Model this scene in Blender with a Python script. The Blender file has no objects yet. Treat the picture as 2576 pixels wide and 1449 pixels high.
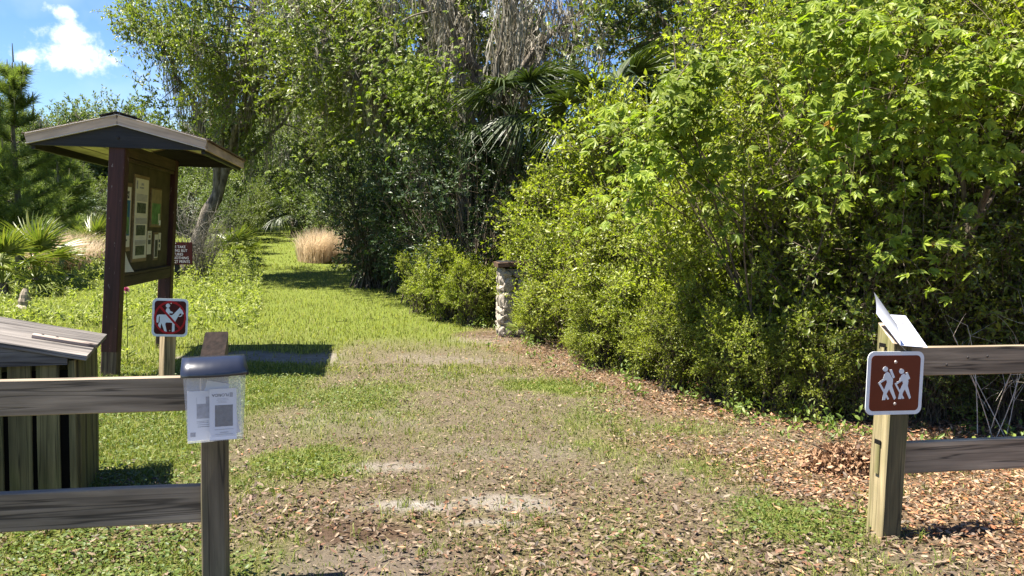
import bpy, math
import numpy as np
from mathutils import Matrix, Vector

# ------------------------------------------------------------------ camera, sky, sun, exposure
S = bpy.context.scene
C = S.collection
FV, HOR, ROLL, CAMH = 2012.5, 588.0, math.radians(1.0), 1.5
PITCH = math.atan((724.5 - HOR) / FV)
_F = np.array([0, math.cos(PITCH), -math.sin(PITCH)])
_U0 = np.array([0, math.sin(PITCH), math.cos(PITCH)])
_R0 = np.array([1.0, 0, 0])
_R = _R0 * math.cos(ROLL) + _U0 * math.sin(ROLL)
_U = -_R0 * math.sin(ROLL) + _U0 * math.cos(ROLL)
cd = bpy.data.cameras.new('camera')
cam = bpy.data.objects.new('camera', cd)
C.objects.link(cam)
cam.matrix_world = Matrix(((_R[0], _U[0], -_F[0], 0), (_R[1], _U[1], -_F[1], 0), (_R[2], _U[2], -_F[2], CAMH), (0, 0, 0, 1)))
cd.sensor_width = 36.0
cd.lens = 36.0 * FV / 2576.0
cd.clip_start = 0.05
cd.clip_end = 2000
S.camera = cam

TO_SUN = Vector((-0.9816, -0.1908, 0)).normalized() * math.cos(math.radians(65)) + Vector((0, 0, math.sin(math.radians(65))))
sd = bpy.data.lights.new('sun', 'SUN')
sd.energy = 5.0
sd.angle = math.radians(0.55)
sd.color = (1.0, 0.935, 0.83)
sun = bpy.data.objects.new('sun', sd)
sun.rotation_euler = TO_SUN.to_track_quat('Z', 'Y').to_euler()
sun.location = TO_SUN * 60
C.objects.link(sun)

W = bpy.data.worlds.new('World')
S.world = W
W.use_nodes = True
wn, wl = W.node_tree.nodes, W.node_tree.links
wn.clear()
w_out = wn.new('ShaderNodeOutputWorld')
w_bg = wn.new('ShaderNodeBackground')
w_bg.inputs['Strength'].default_value = 0.054
w_sky = wn.new('ShaderNodeTexSky')
w_sky.sky_type = 'NISHITA'
w_sky.sun_disc = False
w_sky.sun_elevation = math.radians(65)
w_sky.sun_rotation = math.atan2(TO_SUN.x, TO_SUN.y)
w_sky.air_density = 1.0
w_sky.dust_density = 0.3
w_sky.ozone_density = 4.0
w_tc = wn.new('ShaderNodeTexCoord')


def wmath(op, a, b=None, c=None):
    n = wn.new('ShaderNodeMath')
    n.operation = op
    for i, v in enumerate((a, b, c)):
        if v is None:
            continue
        if isinstance(v, (int, float)):
            n.inputs[i].default_value = v
        else:
            wl.new(v, n.inputs[i])
    return n.outputs[0]


# clouds: a few small fair-weather puffs plus thin scattered ones over the whole dome
w_n1 = wn.new('ShaderNodeTexNoise')
w_n1.inputs['Scale'].default_value = 24
w_n1.inputs['Detail'].default_value = 7
w_n1.inputs['Roughness'].default_value = 0.62
wl.new(w_tc.outputs['Generated'], w_n1.inputs['Vector'])
w_n2 = wn.new('ShaderNodeTexNoise')
w_n2.inputs['Scale'].default_value = 3.2
w_n2.inputs['Detail'].default_value = 6
wl.new(w_tc.outputs['Generated'], w_n2.inputs['Vector'])
dens = None
for (vx, vy, rx, rz) in ((196, 150, 0.043, 0.020), (172, 88, 0.027, 0.014), (182, 82, 0.018, 0.018), (162, 30, 0.018, 0.009), (60, 140, 0.018, 0.010), (1235, 30, 0.05, 0.028), (1330, 10, 0.03, 0.02), (860, 20, 0.05, 0.03), (520, -160, 0.06, 0.03), (2300, -300, 0.09, 0.04), (-500, 60, 0.08, 0.03), (3000, 100, 0.08, 0.03)):
    k = _F + (vx - 1288) / FV * _R + (724.5 - vy) / FV * _U
    k = k / np.linalg.norm(k)
    sub = wn.new('ShaderNodeVectorMath')
    sub.operation = 'SUBTRACT'
    wl.new(w_tc.outputs['Generated'], sub.inputs[0])
    sub.inputs[1].default_value = tuple(k)
    dv = wn.new('ShaderNodeVectorMath')
    dv.operation = 'DIVIDE'
    wl.new(sub.outputs[0], dv.inputs[0])
    dv.inputs[1].default_value = (rx, rx, rz)
    ln = wn.new('ShaderNodeVectorMath')
    ln.operation = 'LENGTH'
    wl.new(dv.outputs[0], ln.inputs[0])
    m = wmath('SUBTRACT', 1.3, wmath('MULTIPLY', ln.outputs['Value'], 1.15))
    dens = m if dens is None else wmath('MAXIMUM', dens, m)
dens = wmath('MAXIMUM', dens, -1.9)
nz = wmath('MULTIPLY', wmath('SUBTRACT', w_n1.outputs[0], 0.5), 5.2)
w_d1 = wmath('ADD', dens, nz)
w_thin = wmath('MULTIPLY', wmath('SUBTRACT', w_n2.outputs[0], 0.56), 2.0)
w_mr = wn.new('ShaderNodeMapRange')
w_mr.interpolation_type = 'SMOOTHSTEP'
w_mr.inputs['From Min'].default_value = 0.0
w_mr.inputs['From Max'].default_value = 1.5
wl.new(w_d1, w_mr.inputs['Value'])
w_fac = wmath('MAXIMUM', w_mr.outputs[0], wmath('MINIMUM', w_thin, 0.25))
w_mix = wn.new('ShaderNodeMix')
w_mix.data_type = 'RGBA'
wl.new(w_fac, w_mix.inputs[0])
w_hs = wn.new('ShaderNodeHueSaturation')
w_hs.inputs['Saturation'].default_value = 1.22
w_hs.inputs['Hue'].default_value = 0.512
w_hs.inputs['Value'].default_value = 1.0
wl.new(w_sky.outputs[0], w_hs.inputs['Color'])
wl.new(w_hs.outputs[0], w_mix.inputs[6])
w_mix.inputs[7].default_value = (8.0, 8.1, 8.3, 1)
wl.new(w_mix.outputs[2], w_bg.inputs['Color'])
wl.new(w_bg.outputs[0], w_out.inputs['Surface'])

S.render.engine = 'CYCLES'
S.view_settings.view_transform = 'Standard'
S.view_settings.look = 'None'
S.view_settings.exposure = 2.05
S.view_settings.gamma = 1.0
S.cycles.max_bounces = 5
S.cycles.diffuse_bounces = 4
S.cycles.transmission_bounces = 4
S.cycles.transparent_max_bounces = 6
S.render.resolution_x = 1024
S.render.resolution_y = 576


# ------------------------------------------------------------------ helpers
def norm(v):
    return v / np.maximum(np.linalg.norm(v, axis=-1, keepdims=True), 1e-9)


def at(x, y, d):
    k = _F + (x - 1288) / FV * _R + (724.5 - y) / FV * _U
    return np.array([0, 0, CAMH]) + k * d / k[1]


def _hash(ix, iy, iz, seed):
    h = (ix.astype(np.int64) * 374761393 + iy.astype(np.int64) * 668265263 + iz.astype(np.int64) * 2147483647 + seed * 1442695041) & 0xFFFFFFFF
    h = ((h ^ (h >> 13)) * 1274126177) & 0xFFFFFFFF
    h = ((h ^ (h >> 16)) * 2246822519) & 0xFFFFFFFF
    return ((h ^ (h >> 15)) & 0xFFFFFF) / float(0xFFFFFF)


def vnoise(p, seed=0):
    p = np.asarray(p, float)
    i = np.floor(p)
    f = p - i
    f = f * f * (3 - 2 * f)
    r = 0
    for dx in (0, 1):
        for dy in (0, 1):
            for dz in (0, 1):
                w = (f[..., 0] if dx else 1 - f[..., 0]) * (f[..., 1] if dy else 1 - f[..., 1]) * (f[..., 2] if dz else 1 - f[..., 2])
                r = r + w * _hash(i[..., 0] + dx, i[..., 1] + dy, i[..., 2] + dz, seed)
    return r


def n2(x, y, s=1.0, seed=0, oct=3):
    r, a, t = 0, 1.0, 0
    for o in range(oct):
        r = r + a * vnoise(np.stack([x * s, y * s, np.zeros_like(x) + .37], -1), seed + o)
        t += a
        a *= .5
        s *= 2.1
    return r / t


def smooth(t):
    t = np.clip(t, 0, 1)
    return t * t * (3 - 2 * t)


def gz(x, y):
    x = np.asarray(x, float)
    y = np.asarray(y, float)
    return 1.8 * smooth((y - 13) / 37) + .05 * (n2(x, y, .45, 3) - .5) + .02 * (n2(x, y, 2.3, 9) - .5) * np.clip(1 - y / 30, 0, 1)


def gp(vx, vy):
    """ground point seen at picture place (vx, vy)"""
    k = _F + (vx - 1288) / FV * _R + (724.5 - vy) / FV * _U
    d = 2.0
    for i in range(4000):
        p = np.array([0, 0, CAMH]) + k * d / k[1]
        if p[2] <= gz(p[0], p[1]):
            return p
        d += .02 + d * .002
    return p


class MB:
    def __init__(self):
        self.v, self.f, self.n = [], [], 0

    def add(self, V, F, mi=0):
        V = np.asarray(V, float).reshape(-1, 3)
        F = np.asarray(F, np.int64)
        self.v.append(V)
        self.f.append((F + self.n, mi))
        self.n += len(V)

    def mesh(self, name, mats, smooth_=False):
        me = bpy.data.meshes.new(name)
        V = np.concatenate(self.v)
        lo, st, mi, off = [], [], [], 0
        for F, m in self.f:
            k = F.shape[1]
            lo.append(F.ravel())
            st.append(off + np.arange(len(F)) * k)
            mi.append(np.full(len(F), m))
            off += F.size
        lo = np.concatenate(lo)
        st = np.concatenate(st)
        mi = np.concatenate(mi)
        me.vertices.add(len(V))
        me.vertices.foreach_set('co', V.ravel().astype(np.float32))
        me.loops.add(len(lo))
        me.loops.foreach_set('vertex_index', lo.astype(np.int32))
        me.polygons.add(len(st))
        me.polygons.foreach_set('loop_start', st.astype(np.int32))
        me.polygons.foreach_set('material_index', mi.astype(np.int32))
        me.polygons.foreach_set('use_smooth', np.full(len(st), bool(smooth_)))
        for m in mats:
            me.materials.append(m)
        me.update(calc_edges=True)
        return me


def link(name, me, parent=None, mat=None):
    o = bpy.data.objects.new(name, me)
    C.objects.link(o)
    if parent is not None:
        o.parent = parent
    if mat is not None:
        o.matrix_local = mat
    return o


def tag(o, label, cat, group=None, kind=None):
    o['label'] = label
    o['category'] = cat
    if group:
        o['group'] = group
    if kind:
        o['kind'] = kind
    return o


def thing(name, label, cat, loc=(0, 0, 0), rotz=0, group=None):
    o = bpy.data.objects.new(name, None)
    o.empty_display_size = .1
    C.objects.link(o)
    o.location = loc
    o.rotation_euler = (0, 0, rotz)
    return tag(o, label, cat, group)


def dup(root, loc=None, rotz=None, scale=None, label=None, group=None):
    kids = {}
    r = root.copy()
    C.objects.link(r)
    for ch in root.children:
        c = ch.copy()
        C.objects.link(c)
        c.parent = r
        for g in ch.children:
            d = g.copy()
            C.objects.link(d)
            d.parent = c
    if loc is not None:
        r.location = loc
    if rotz is not None:
        r.rotation_euler = (0, 0, rotz)
    if scale is not None:
        r.scale = (scale,) * 3 if isinstance(scale, (int, float)) else scale
    if label:
        r['label'] = label
    if group:
        r['group'] = group
    return r


# ------------------------------------------------------------------ materials
def newmat(name):
    m = bpy.data.materials.new(name)
    m.use_nodes = True
    nt = m.node_tree
    nt.nodes.clear()
    return m, nt.nodes, nt.links, nt.nodes.new('ShaderNodeOutputMaterial')


def ramp(nodes, stops, interp='LINEAR'):
    r = nodes.new('ShaderNodeValToRGB')
    r.color_ramp.interpolation = interp
    e = r.color_ramp.elements
    while len(e) < len(stops):
        e.new(0.5)
    for i, (p, c) in enumerate(stops):
        e[i].position = p
        e[i].color = (c[0], c[1], c[2], 1)
    return r


def mixc(nodes, links, fac, a, b, mode='MIX'):
    n = nodes.new('ShaderNodeMix')
    n.data_type = 'RGBA'
    n.blend_type = mode
    for i, v in ((0, fac), (6, a), (7, b)):
        if isinstance(v, (int, float)):
            n.inputs[i].default_value = v
        elif isinstance(v, tuple):
            n.inputs[i].default_value = (v[0], v[1], v[2], 1)
        else:
            links.new(v, n.inputs[i])
    return n.outputs[2]


def leafmat(name, cols, trans=.35, rough=.45, spec=.5, tcol=None, big=None, bigscale=1.2):
    m, N, L, out = newmat(name)
    geo = N.new('ShaderNodeNewGeometry')
    rp = ramp(N, [(i / (len(cols) - 1), c) for i, c in enumerate(cols)])
    L.new(geo.outputs['Random Per Island'], rp.inputs[0])
    col = rp.outputs[0]
    if big:
        tc = N.new('ShaderNodeTexCoord')
        nz = N.new('ShaderNodeTexNoise')
        nz.inputs['Scale'].default_value = bigscale
        nz.inputs['Detail'].default_value = 2
        L.new(geo.outputs['Position'], nz.inputs['Vector'])
        r2 = ramp(N, [(.42, (0, 0, 0)), (.62, (1, 1, 1))])
        L.new(nz.outputs[0], r2.inputs[0])
        mul = N.new('ShaderNodeMath')
        mul.operation = 'MULTIPLY'
        mul.inputs[1].default_value = .75
        L.new(r2.outputs[0], mul.inputs[0])
        col = mixc(N, L, mul.outputs[0], col, big)
    oi = N.new('ShaderNodeObjectInfo')
    hs = N.new('ShaderNodeHueSaturation')
    mr = N.new('ShaderNodeMapRange')
    mr.inputs['To Min'].default_value = .82
    mr.inputs['To Max'].default_value = 1.18
    L.new(oi.outputs['Random'], mr.inputs['Value'])
    L.new(mr.outputs[0], hs.inputs['Value'])
    L.new(col, hs.inputs['Color'])
    p = N.new('ShaderNodeBsdfPrincipled')
    p.inputs['Roughness'].default_value = rough
    p.inputs['Specular IOR Level'].default_value = spec
    L.new(hs.outputs[0], p.inputs['Base Color'])
    t = N.new('ShaderNodeBsdfTranslucent')
    tint = mixc(N, L, 1.0, hs.outputs[0], tcol or (1.15, 1.28, .5), 'MULTIPLY')
    L.new(tint, t.inputs['Color'])
    mx = N.new('ShaderNodeMixShader')
    mx.inputs[0].default_value = trans
    L.new(p.outputs[0], mx.inputs[1])
    L.new(t.outputs[0], mx.inputs[2])
    L.new(mx.outputs[0], out.inputs['Surface'])
    return m


def plain(name, col, rough=.5, spec=.5, metal=0.0, vary=.12, scale=25, bump=0.0, coat=0.0):
    m, N, L, out = newmat(name)
    p = N.new('ShaderNodeBsdfPrincipled')
    p.inputs['Roughness'].default_value = rough
    p.inputs['Specular IOR Level'].default_value = spec
    p.inputs['Metallic'].default_value = metal
    p.inputs['Coat Weight'].default_value = coat
    tc = N.new('ShaderNodeTexCoord')
    nz = N.new('ShaderNodeTexNoise')
    nz.inputs['Scale'].default_value = scale
    nz.inputs['Detail'].default_value = 5
    L.new(tc.outputs['Object'], nz.inputs['Vector'])
    r = ramp(N, [(.3, tuple(c * (1 - vary) for c in col)), (.7, tuple(min(1, c * (1 + vary)) for c in col))])
    L.new(nz.outputs[0], r.inputs[0])
    L.new(r.outputs[0], p.inputs['Base Color'])
    if bump:
        b = N.new('ShaderNodeBump')
        b.inputs['Strength'].default_value = bump
        b.inputs['Distance'].default_value = .01
        L.new(nz.outputs[0], b.inputs['Height'])
        L.new(b.outputs[0], p.inputs['Normal'])
    L.new(p.outputs[0], out.inputs['Surface'])
    return m


def wood(name, dark, light, blotch=None, blotch_amt=.5, grain=34, rough=.75, crack=.6, spec=.3, chips=None):
    """weathered timber, grain along the piece's own x axis"""
    m, N, L, out = newmat(name)
    tc = N.new('ShaderNodeTexCoord')
    oi = N.new('ShaderNodeObjectInfo')
    add = N.new('ShaderNodeVectorMath')
    add.operation = 'ADD'
    sc = N.new('ShaderNodeVectorMath')
    sc.operation = 'SCALE'
    sc.inputs[0].default_value = (7.1, 3.3, 5.7)
    L.new(oi.outputs['Random'], sc.inputs['Scale'])
    L.new(tc.outputs['Object'], add.inputs[0])
    L.new(sc.outputs[0], add.inputs[1])

    def noise(scale3, detail, dist=0.0, rough_=.6):
        mp = N.new('ShaderNodeMapping')
        mp.inputs['Scale'].default_value = scale3
        L.new(add.outputs[0], mp.inputs['Vector'])
        n = N.new('ShaderNodeTexNoise')
        n.inputs['Scale'].default_value = 1
        n.inputs['Detail'].default_value = detail
        n.inputs['Roughness'].default_value = rough_
        n.inputs['Distortion'].default_value = dist
        L.new(mp.outputs[0], n.inputs['Vector'])
        return n.outputs[0]

    g1 = noise((1.6, grain, grain), 6, .6)
    g2 = noise((.8, grain * 3.2, grain * 3.2), 3)
    big = noise((1.3, 5, 5), 3)
    r = ramp(N, [(.28, dark), (.5, tuple((a + b) / 2 for a, b in zip(dark, light))), (.74, light)])
    L.new(g1, r.inputs[0])
    col = r.outputs[0]
    rb = ramp(N, [(.3, (.62, .62, .62)), (.7, (1.25, 1.25, 1.25))])
    L.new(big, rb.inputs[0])
    col = mixc(N, L, 1.0, col, rb.outputs[0], 'MULTIPLY')
    # cracks along the grain
    ck = noise((.55, grain * .55, grain * .55), 2, .3)
    rc = ramp(N, [(.475, (1, 1, 1)), (.497, (1 - crack,) * 3), (.503, (1 - crack,) * 3), (.525, (1, 1, 1))])
    L.new(ck, rc.inputs[0])
    col = mixc(N, L, 1.0, col, rc.outputs[0], 'MULTIPLY')
    if blotch:
        bn = noise((1.1, 6, 6), 5)
        br = ramp(N, [(.45, (0, 0, 0)), (.68, (blotch_amt,) * 3)])
        L.new(bn, br.inputs[0])
        col = mixc(N, L, br.outputs[0], col, blotch)
    if chips:
        bn = noise((9, 26, 26), 5)
        br = ramp(N, [(.66, (0, 0, 0)), (.70, (.85,) * 3)])
        L.new(bn, br.inputs[0])
        col = mixc(N, L, br.outputs[0], col, chips)
    hs = N.new('ShaderNodeHueSaturation')
    mr = N.new('ShaderNodeMapRange')
    mr.inputs['To Min'].default_value = .8
    mr.inputs['To Max'].default_value = 1.15
    L.new(oi.outputs['Random'], mr.inputs['Value'])
    L.new(mr.outputs[0], hs.inputs['Value'])
    L.new(col, hs.inputs['Color'])
    p = N.new('ShaderNodeBsdfPrincipled')
    p.inputs['Roughness'].default_value = rough
    p.inputs['Specular IOR Level'].default_value = spec
    L.new(hs.outputs[0], p.inputs['Base Color'])
    mm = N.new('ShaderNodeMath')
    mm.operation = 'ADD'
    L.new(g1, mm.inputs[0])
    L.new(g2, mm.inputs[1])
    m2 = N.new('ShaderNodeMath')
    m2.operation = 'ADD'
    L.new(mm.outputs[0], m2.inputs[0])
    L.new(rc.outputs[0], m2.inputs[1])
    b = N.new('ShaderNodeBump')
    b.inputs['Strength'].default_value = .3
    b.inputs['Distance'].default_value = .003
    L.new(m2.outputs[0], b.inputs['Height'])
    L.new(b.outputs[0], p.inputs['Normal'])
    L.new(p.outputs[0], out.inputs['Surface'])
    return m


def barkmat(name, dark, light, scale=14, green=None):
    m, N, L, out = newmat(name)
    geo = N.new('ShaderNodeNewGeometry')
    mp = N.new('ShaderNodeMapping')
    mp.inputs['Scale'].default_value = (1, 1, .3)
    L.new(geo.outputs['Position'], mp.inputs['Vector'])
    n = N.new('ShaderNodeTexNoise')
    n.inputs['Scale'].default_value = scale
    n.inputs['Detail'].default_value = 6
    L.new(mp.outputs[0], n.inputs['Vector'])
    r = ramp(N, [(.32, dark), (.68, light)])
    L.new(n.outputs[0], r.inputs[0])
    p = N.new('ShaderNodeBsdfPrincipled')
    p.inputs['Roughness'].default_value = .9
    p.inputs['Specular IOR Level'].default_value = .15
    L.new(r.outputs[0], p.inputs['Base Color'])
    b = N.new('ShaderNodeBump')
    b.inputs['Strength'].default_value = .8
    b.inputs['Distance'].default_value = .02
    L.new(n.outputs[0], b.inputs['Height'])
    L.new(b.outputs[0], p.inputs['Normal'])
    L.new(p.outputs[0], out.inputs['Surface'])
    return m


M = {}
M['rail'] = wood('fence_rail_wood', (.13, .10, .068), (.42, .335, .235), (.14, .112, .08), .4, crack=.65)
M['rail_r'] = wood('fence_rail_wood_pale', (.14, .105, .068), (.40, .315, .21), (.17, .13, .085), .45, crack=.65)
M['post_l'] = wood('dark_post_wood', (.065, .05, .032), (.21, .17, .11), (.08, .082, .03), .5)
M['post_r'] = wood('mossy_post_wood', (.14, .105, .05), (.42, .345, .195), (.10, .115, .025), .75)
M['post_a'] = wood('shaded_algae_post_wood', (.05, .040, .018), (.16, .13, .062), (.045, .054, .012), .8)  # algae green, darkened further with painted-in shade
M['post_s'] = wood('sign_post_wood', (.16, .115, .06), (.40, .31, .19), (.09, .085, .04), .6)
M['endgrain'] = plain('post_end_grain', (.40, .31, .23), .9, .2, vary=.5, scale=40, bump=.6)
M['endgrain_d'] = plain('dark_post_end_grain', (.013, .008, .006), .9, .2, vary=.6, scale=40, bump=.6)
M['bin'] = wood('mossy_bin_planks', (.05, .045, .018), (.19, .165, .075), (.085, .10, .025), .75)
M['binlid'] = wood('grey_bin_lid', (.05, .044, .038), (.24, .215, .19), (.07, .06, .052), .5, grain=20, crack=.7)
M['handle'] = wood('bin_handle_wood', (.30, .23, .18), (.52, .43, .36), None, grain=22)
M['maroon'] = wood('maroon_painted_post', (.035, .010, .008), (.095, .030, .024), (.055, .017, .013), .5, rough=.55, crack=.3, chips=(.28, .22, .2))
M['wornpaint'] = wood('worn_maroon_post', (.05, .024, .018), (.21, .155, .095), (.045, .02, .016), .8)
M['kdark'] = wood('charcoal_gable_board', (.012, .011, .012), (.03, .028, .030), None, rough=.6, crack=.2)
M['fascia'] = wood('tan_fascia_board', (.46, .33, .235), (.60, .45, .33), None, grain=24, crack=.25)
M['fascia_e'] = plain('pale_drip_edge', (.55, .47, .40), .6, .3)
M['kbrown'] = wood('brown_kiosk_rail', (.035, .022, .013), (.09, .058, .032), None, crack=.3)
M['panel'] = plain('olive_notice_board', (.068, .055, .028), .85, .2, vary=.25, scale=6)
M['soffit'] = wood('cream_soffit_board', (.62, .54, .38), (.80, .72, .55), None, grain=16, crack=.15)
M['shingle'] = plain('brown_asphalt_shingle', (.15, .11, .085), .95, .15, vary=.5, scale=90, bump=.5)
M['shingle_d'] = plain('dark_ridge_shingle', (.035, .03, .03), .95, .15, vary=.5, scale=90, bump=.5)
M['white'] = plain('white_sign_paint', (.62, .64, .64), .5, .3, vary=.06, scale=14)
M['signbrown'] = plain('brown_sign_paint', (.115, .020, .006), .45, .22, vary=.10, scale=8)
M['signdark'] = plain('dark_brown_sign_paint', (.060, .008, .006), .5, .2, vary=.12, scale=8)
M['redpaint'] = plain('red_prohibition_paint', (.36, .010, .012), .5, .25, vary=.08, scale=14)
M['signtext'] = plain('routed_sign_letters', (.55, .50, .50), .6, .3)
M['bolt'] = plain('rusty_bolt_head', (.42, .36, .32), .45, .5, .6, vary=.4, scale=120)
M['paper'] = plain('white_paper', (.74, .74, .76), .6, .3, vary=.04, scale=5)
M['laminate'] = plain('laminated_paper', (.50, .52, .60), .3, .5, vary=.05, scale=6)
M['paper_c'] = plain('cream_paper', (.62, .58, .46), .65, .3, vary=.06, scale=5)
M['ink'] = plain('black_print', (.03, .03, .035), .6, .3)
M['inkgrey'] = plain('grey_print', (.28, .28, .30), .6, .3, vary=.35, scale=40)
M['photo'] = plain('dark_photo_print', (.035, .037, .04), .5, .3, vary=.9, scale=45)
M['photo_f'] = plain('forest_photo_print', (.06, .075, .05), .5, .3, vary=1.0, scale=38)
M['mapblue'] = plain('blue_map_print', (.015, .11, .20), .5, .3, vary=.15, scale=9)
M['mapgreen'] = plain('green_map_print', (.10, .22, .07), .5, .3, vary=.5, scale=14)
M['maptan'] = plain('tan_map_print', (.24, .19, .10), .6, .3, vary=.25, scale=12)
M['frame'] = wood('poster_frame_wood', (.15, .10, .045), (.27, .19, .09), None, crack=.2)
M['dark'] = plain('painted_gap_shade', (.008, .007, .006), .9, .1)  # near-black colour standing in for shade in the slots and plank gaps
M['lid'] = plain('navy_plastic_lid', (.012, .014, .022), .28, .5, vary=.1, coat=.4)
M['steel'] = plain('bolt_steel', (.035, .03, .027), .7, .3, .2)


def plasticmat():
    m, N, L, out = newmat('cloudy_clear_plastic')
    g = N.new('ShaderNodeBsdfPrincipled')
    g.inputs['Base Color'].default_value = (.80, .82, .86, 1)
    g.inputs['Roughness'].default_value = .22
    t = N.new('ShaderNodeBsdfTransparent')
    t.inputs['Color'].default_value = (.95, .96, .97, 1)
    mx = N.new('ShaderNodeMixShader')
    mx.inputs[0].default_value = .23
    L.new(t.outputs[0], mx.inputs[1])
    L.new(g.outputs[0], mx.inputs[2])
    L.new(mx.outputs[0], out.inputs['Surface'])
    return m


M['plastic'] = plasticmat()
M['bark'] = barkmat('oak_bark', (.06, .05, .04), (.22, .19, .155))
M['bark_pale'] = barkmat('pale_stem_bark', (.13, .105, .075), (.34, .29, .22), 30)
M['twig'] = barkmat('twig_bark', (.05, .04, .028), (.16, .13, .09), 40)
M['palmbark'] = barkmat('palm_trunk_bark', (.05, .04, .032), (.17, .14, .11), 22)
M['deadtwig'] = barkmat('bleached_twig', (.34, .30, .24), (.62, .56, .46), 40)
M['oak'] = leafmat('oak_leaf', [(.045, .072, .016), (.085, .12, .022), (.13, .165, .03), (.18, .20, .045)], .45, .45, .45, big=(.18, .21, .03), bigscale=.7)
M['oak_far'] = leafmat('far_tree_leaf', [(.055, .085, .030), (.09, .125, .036), (.13, .165, .05)], .4, .5, .4, big=(.15, .18, .04), bigscale=.45)
M['lime'] = leafmat('yaupon_leaf', [(.10, .14, .014), (.17, .215, .02), (.25, .29, .03), (.36, .37, .07)], .5, .42, .45, big=(.28, .315, .028), bigscale=1.6)
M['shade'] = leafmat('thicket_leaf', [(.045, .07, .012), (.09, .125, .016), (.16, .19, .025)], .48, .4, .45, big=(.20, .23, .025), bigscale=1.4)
M['glossy'] = leafmat('glossy_evergreen_leaf', [(.018, .040, .011), (.035, .065, .016), (.07, .105, .026)], .24, .42, .45)
M['creeper'] = leafmat('creeper_leaf', [(.13, .19, .016), (.20, .265, .025), (.28, .33, .04)], .5, .5, .35)
M['creeper_y'] = leafmat('yellowing_creeper_leaf', [(.45, .22, .03), (.38, .30, .05)], .4, .5, .4)
M['weed'] = leafmat('meadow_weed_leaf', [(.12, .15, .04), (.20, .23, .06), (.29, .30, .09)], .45, .55, .3)
M['grass'] = leafmat('grass_blade', [(.07, .105, .016), (.125, .165, .026), (.20, .22, .048), (.29, .26, .10)], .35, .55, .3)
M['straw'] = leafmat('dry_straw', [(.13, .10, .05), (.22, .18, .09), (.32, .27, .15)], .2, .6, .3)
M['lawn'] = leafmat('lawn_blade', [(.14, .165, .035), (.21, .235, .05), (.28, .285, .075), (.38, .355, .14)], .5, .55, .25)
M['clover'] = leafmat('clover_leaf', [(.06, .10, .018), (.10, .145, .026), (.17, .20, .045)], .35, .5, .35)
M['litter'] = leafmat('dead_leaf', [(.025, .017, .012), (.07, .046, .029), (.115, .08, .052), (.165, .122, .08), (.24, .185, .125), (.14, .065, .034), (.11, .098, .08)], .12, .6, .3, tcol=(1.1, .9, .6))
M['litter_o'] = leafmat('orange_dead_leaf', [(.08, .035, .018), (.24, .115, .055), (.36, .20, .105), (.45, .29, .17), (.40, .14, .05)], .15, .55, .35, tcol=(1.1, .85, .5))
M['heap'] = leafmat('brown_dead_leaf', [(.06, .03, .016), (.17, .09, .045), (.28, .165, .09), (.36, .24, .14)], .1, .6, .3, tcol=(1.1, .8, .5))
M['moss'] = leafmat('spanish_moss_strand', [(.16, .145, .115), (.25, .23, .19), (.33, .31, .26)], .25, .8, .1, tcol=(1.0, .95, .8))
M['broom'] = leafmat('dry_broomsedge', [(.50, .40, .28), (.62, .51, .37), (.72, .62, .47)], .4, .6, .3, tcol=(1.05, .98, .85))
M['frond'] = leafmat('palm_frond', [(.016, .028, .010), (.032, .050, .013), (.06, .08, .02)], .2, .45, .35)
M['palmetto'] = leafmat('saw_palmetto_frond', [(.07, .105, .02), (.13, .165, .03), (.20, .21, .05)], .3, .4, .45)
M['needle'] = leafmat('pine_needle', [(.10, .14, .045), (.155, .20, .06), (.22, .26, .08)], .5, .55, .25)
M['candle'] = plain('pine_candle', (.24, .21, .12), .8, .2)
M['thistle'] = plain('pink_thistle_flower', (.55, .16, .30), .8, .2)
M['stone'] = plain('pale_limestone', (.27, .235, .19), .95, .2, vary=.5, scale=11, bump=1.0)
M['mortar'] = plain('grey_mortar', (.25, .225, .19), .95, .1, vary=.3, scale=30, bump=.6)
M['cap'] = wood('brown_cap_board', (.055, .030, .018), (.15, .085, .05), None)


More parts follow.
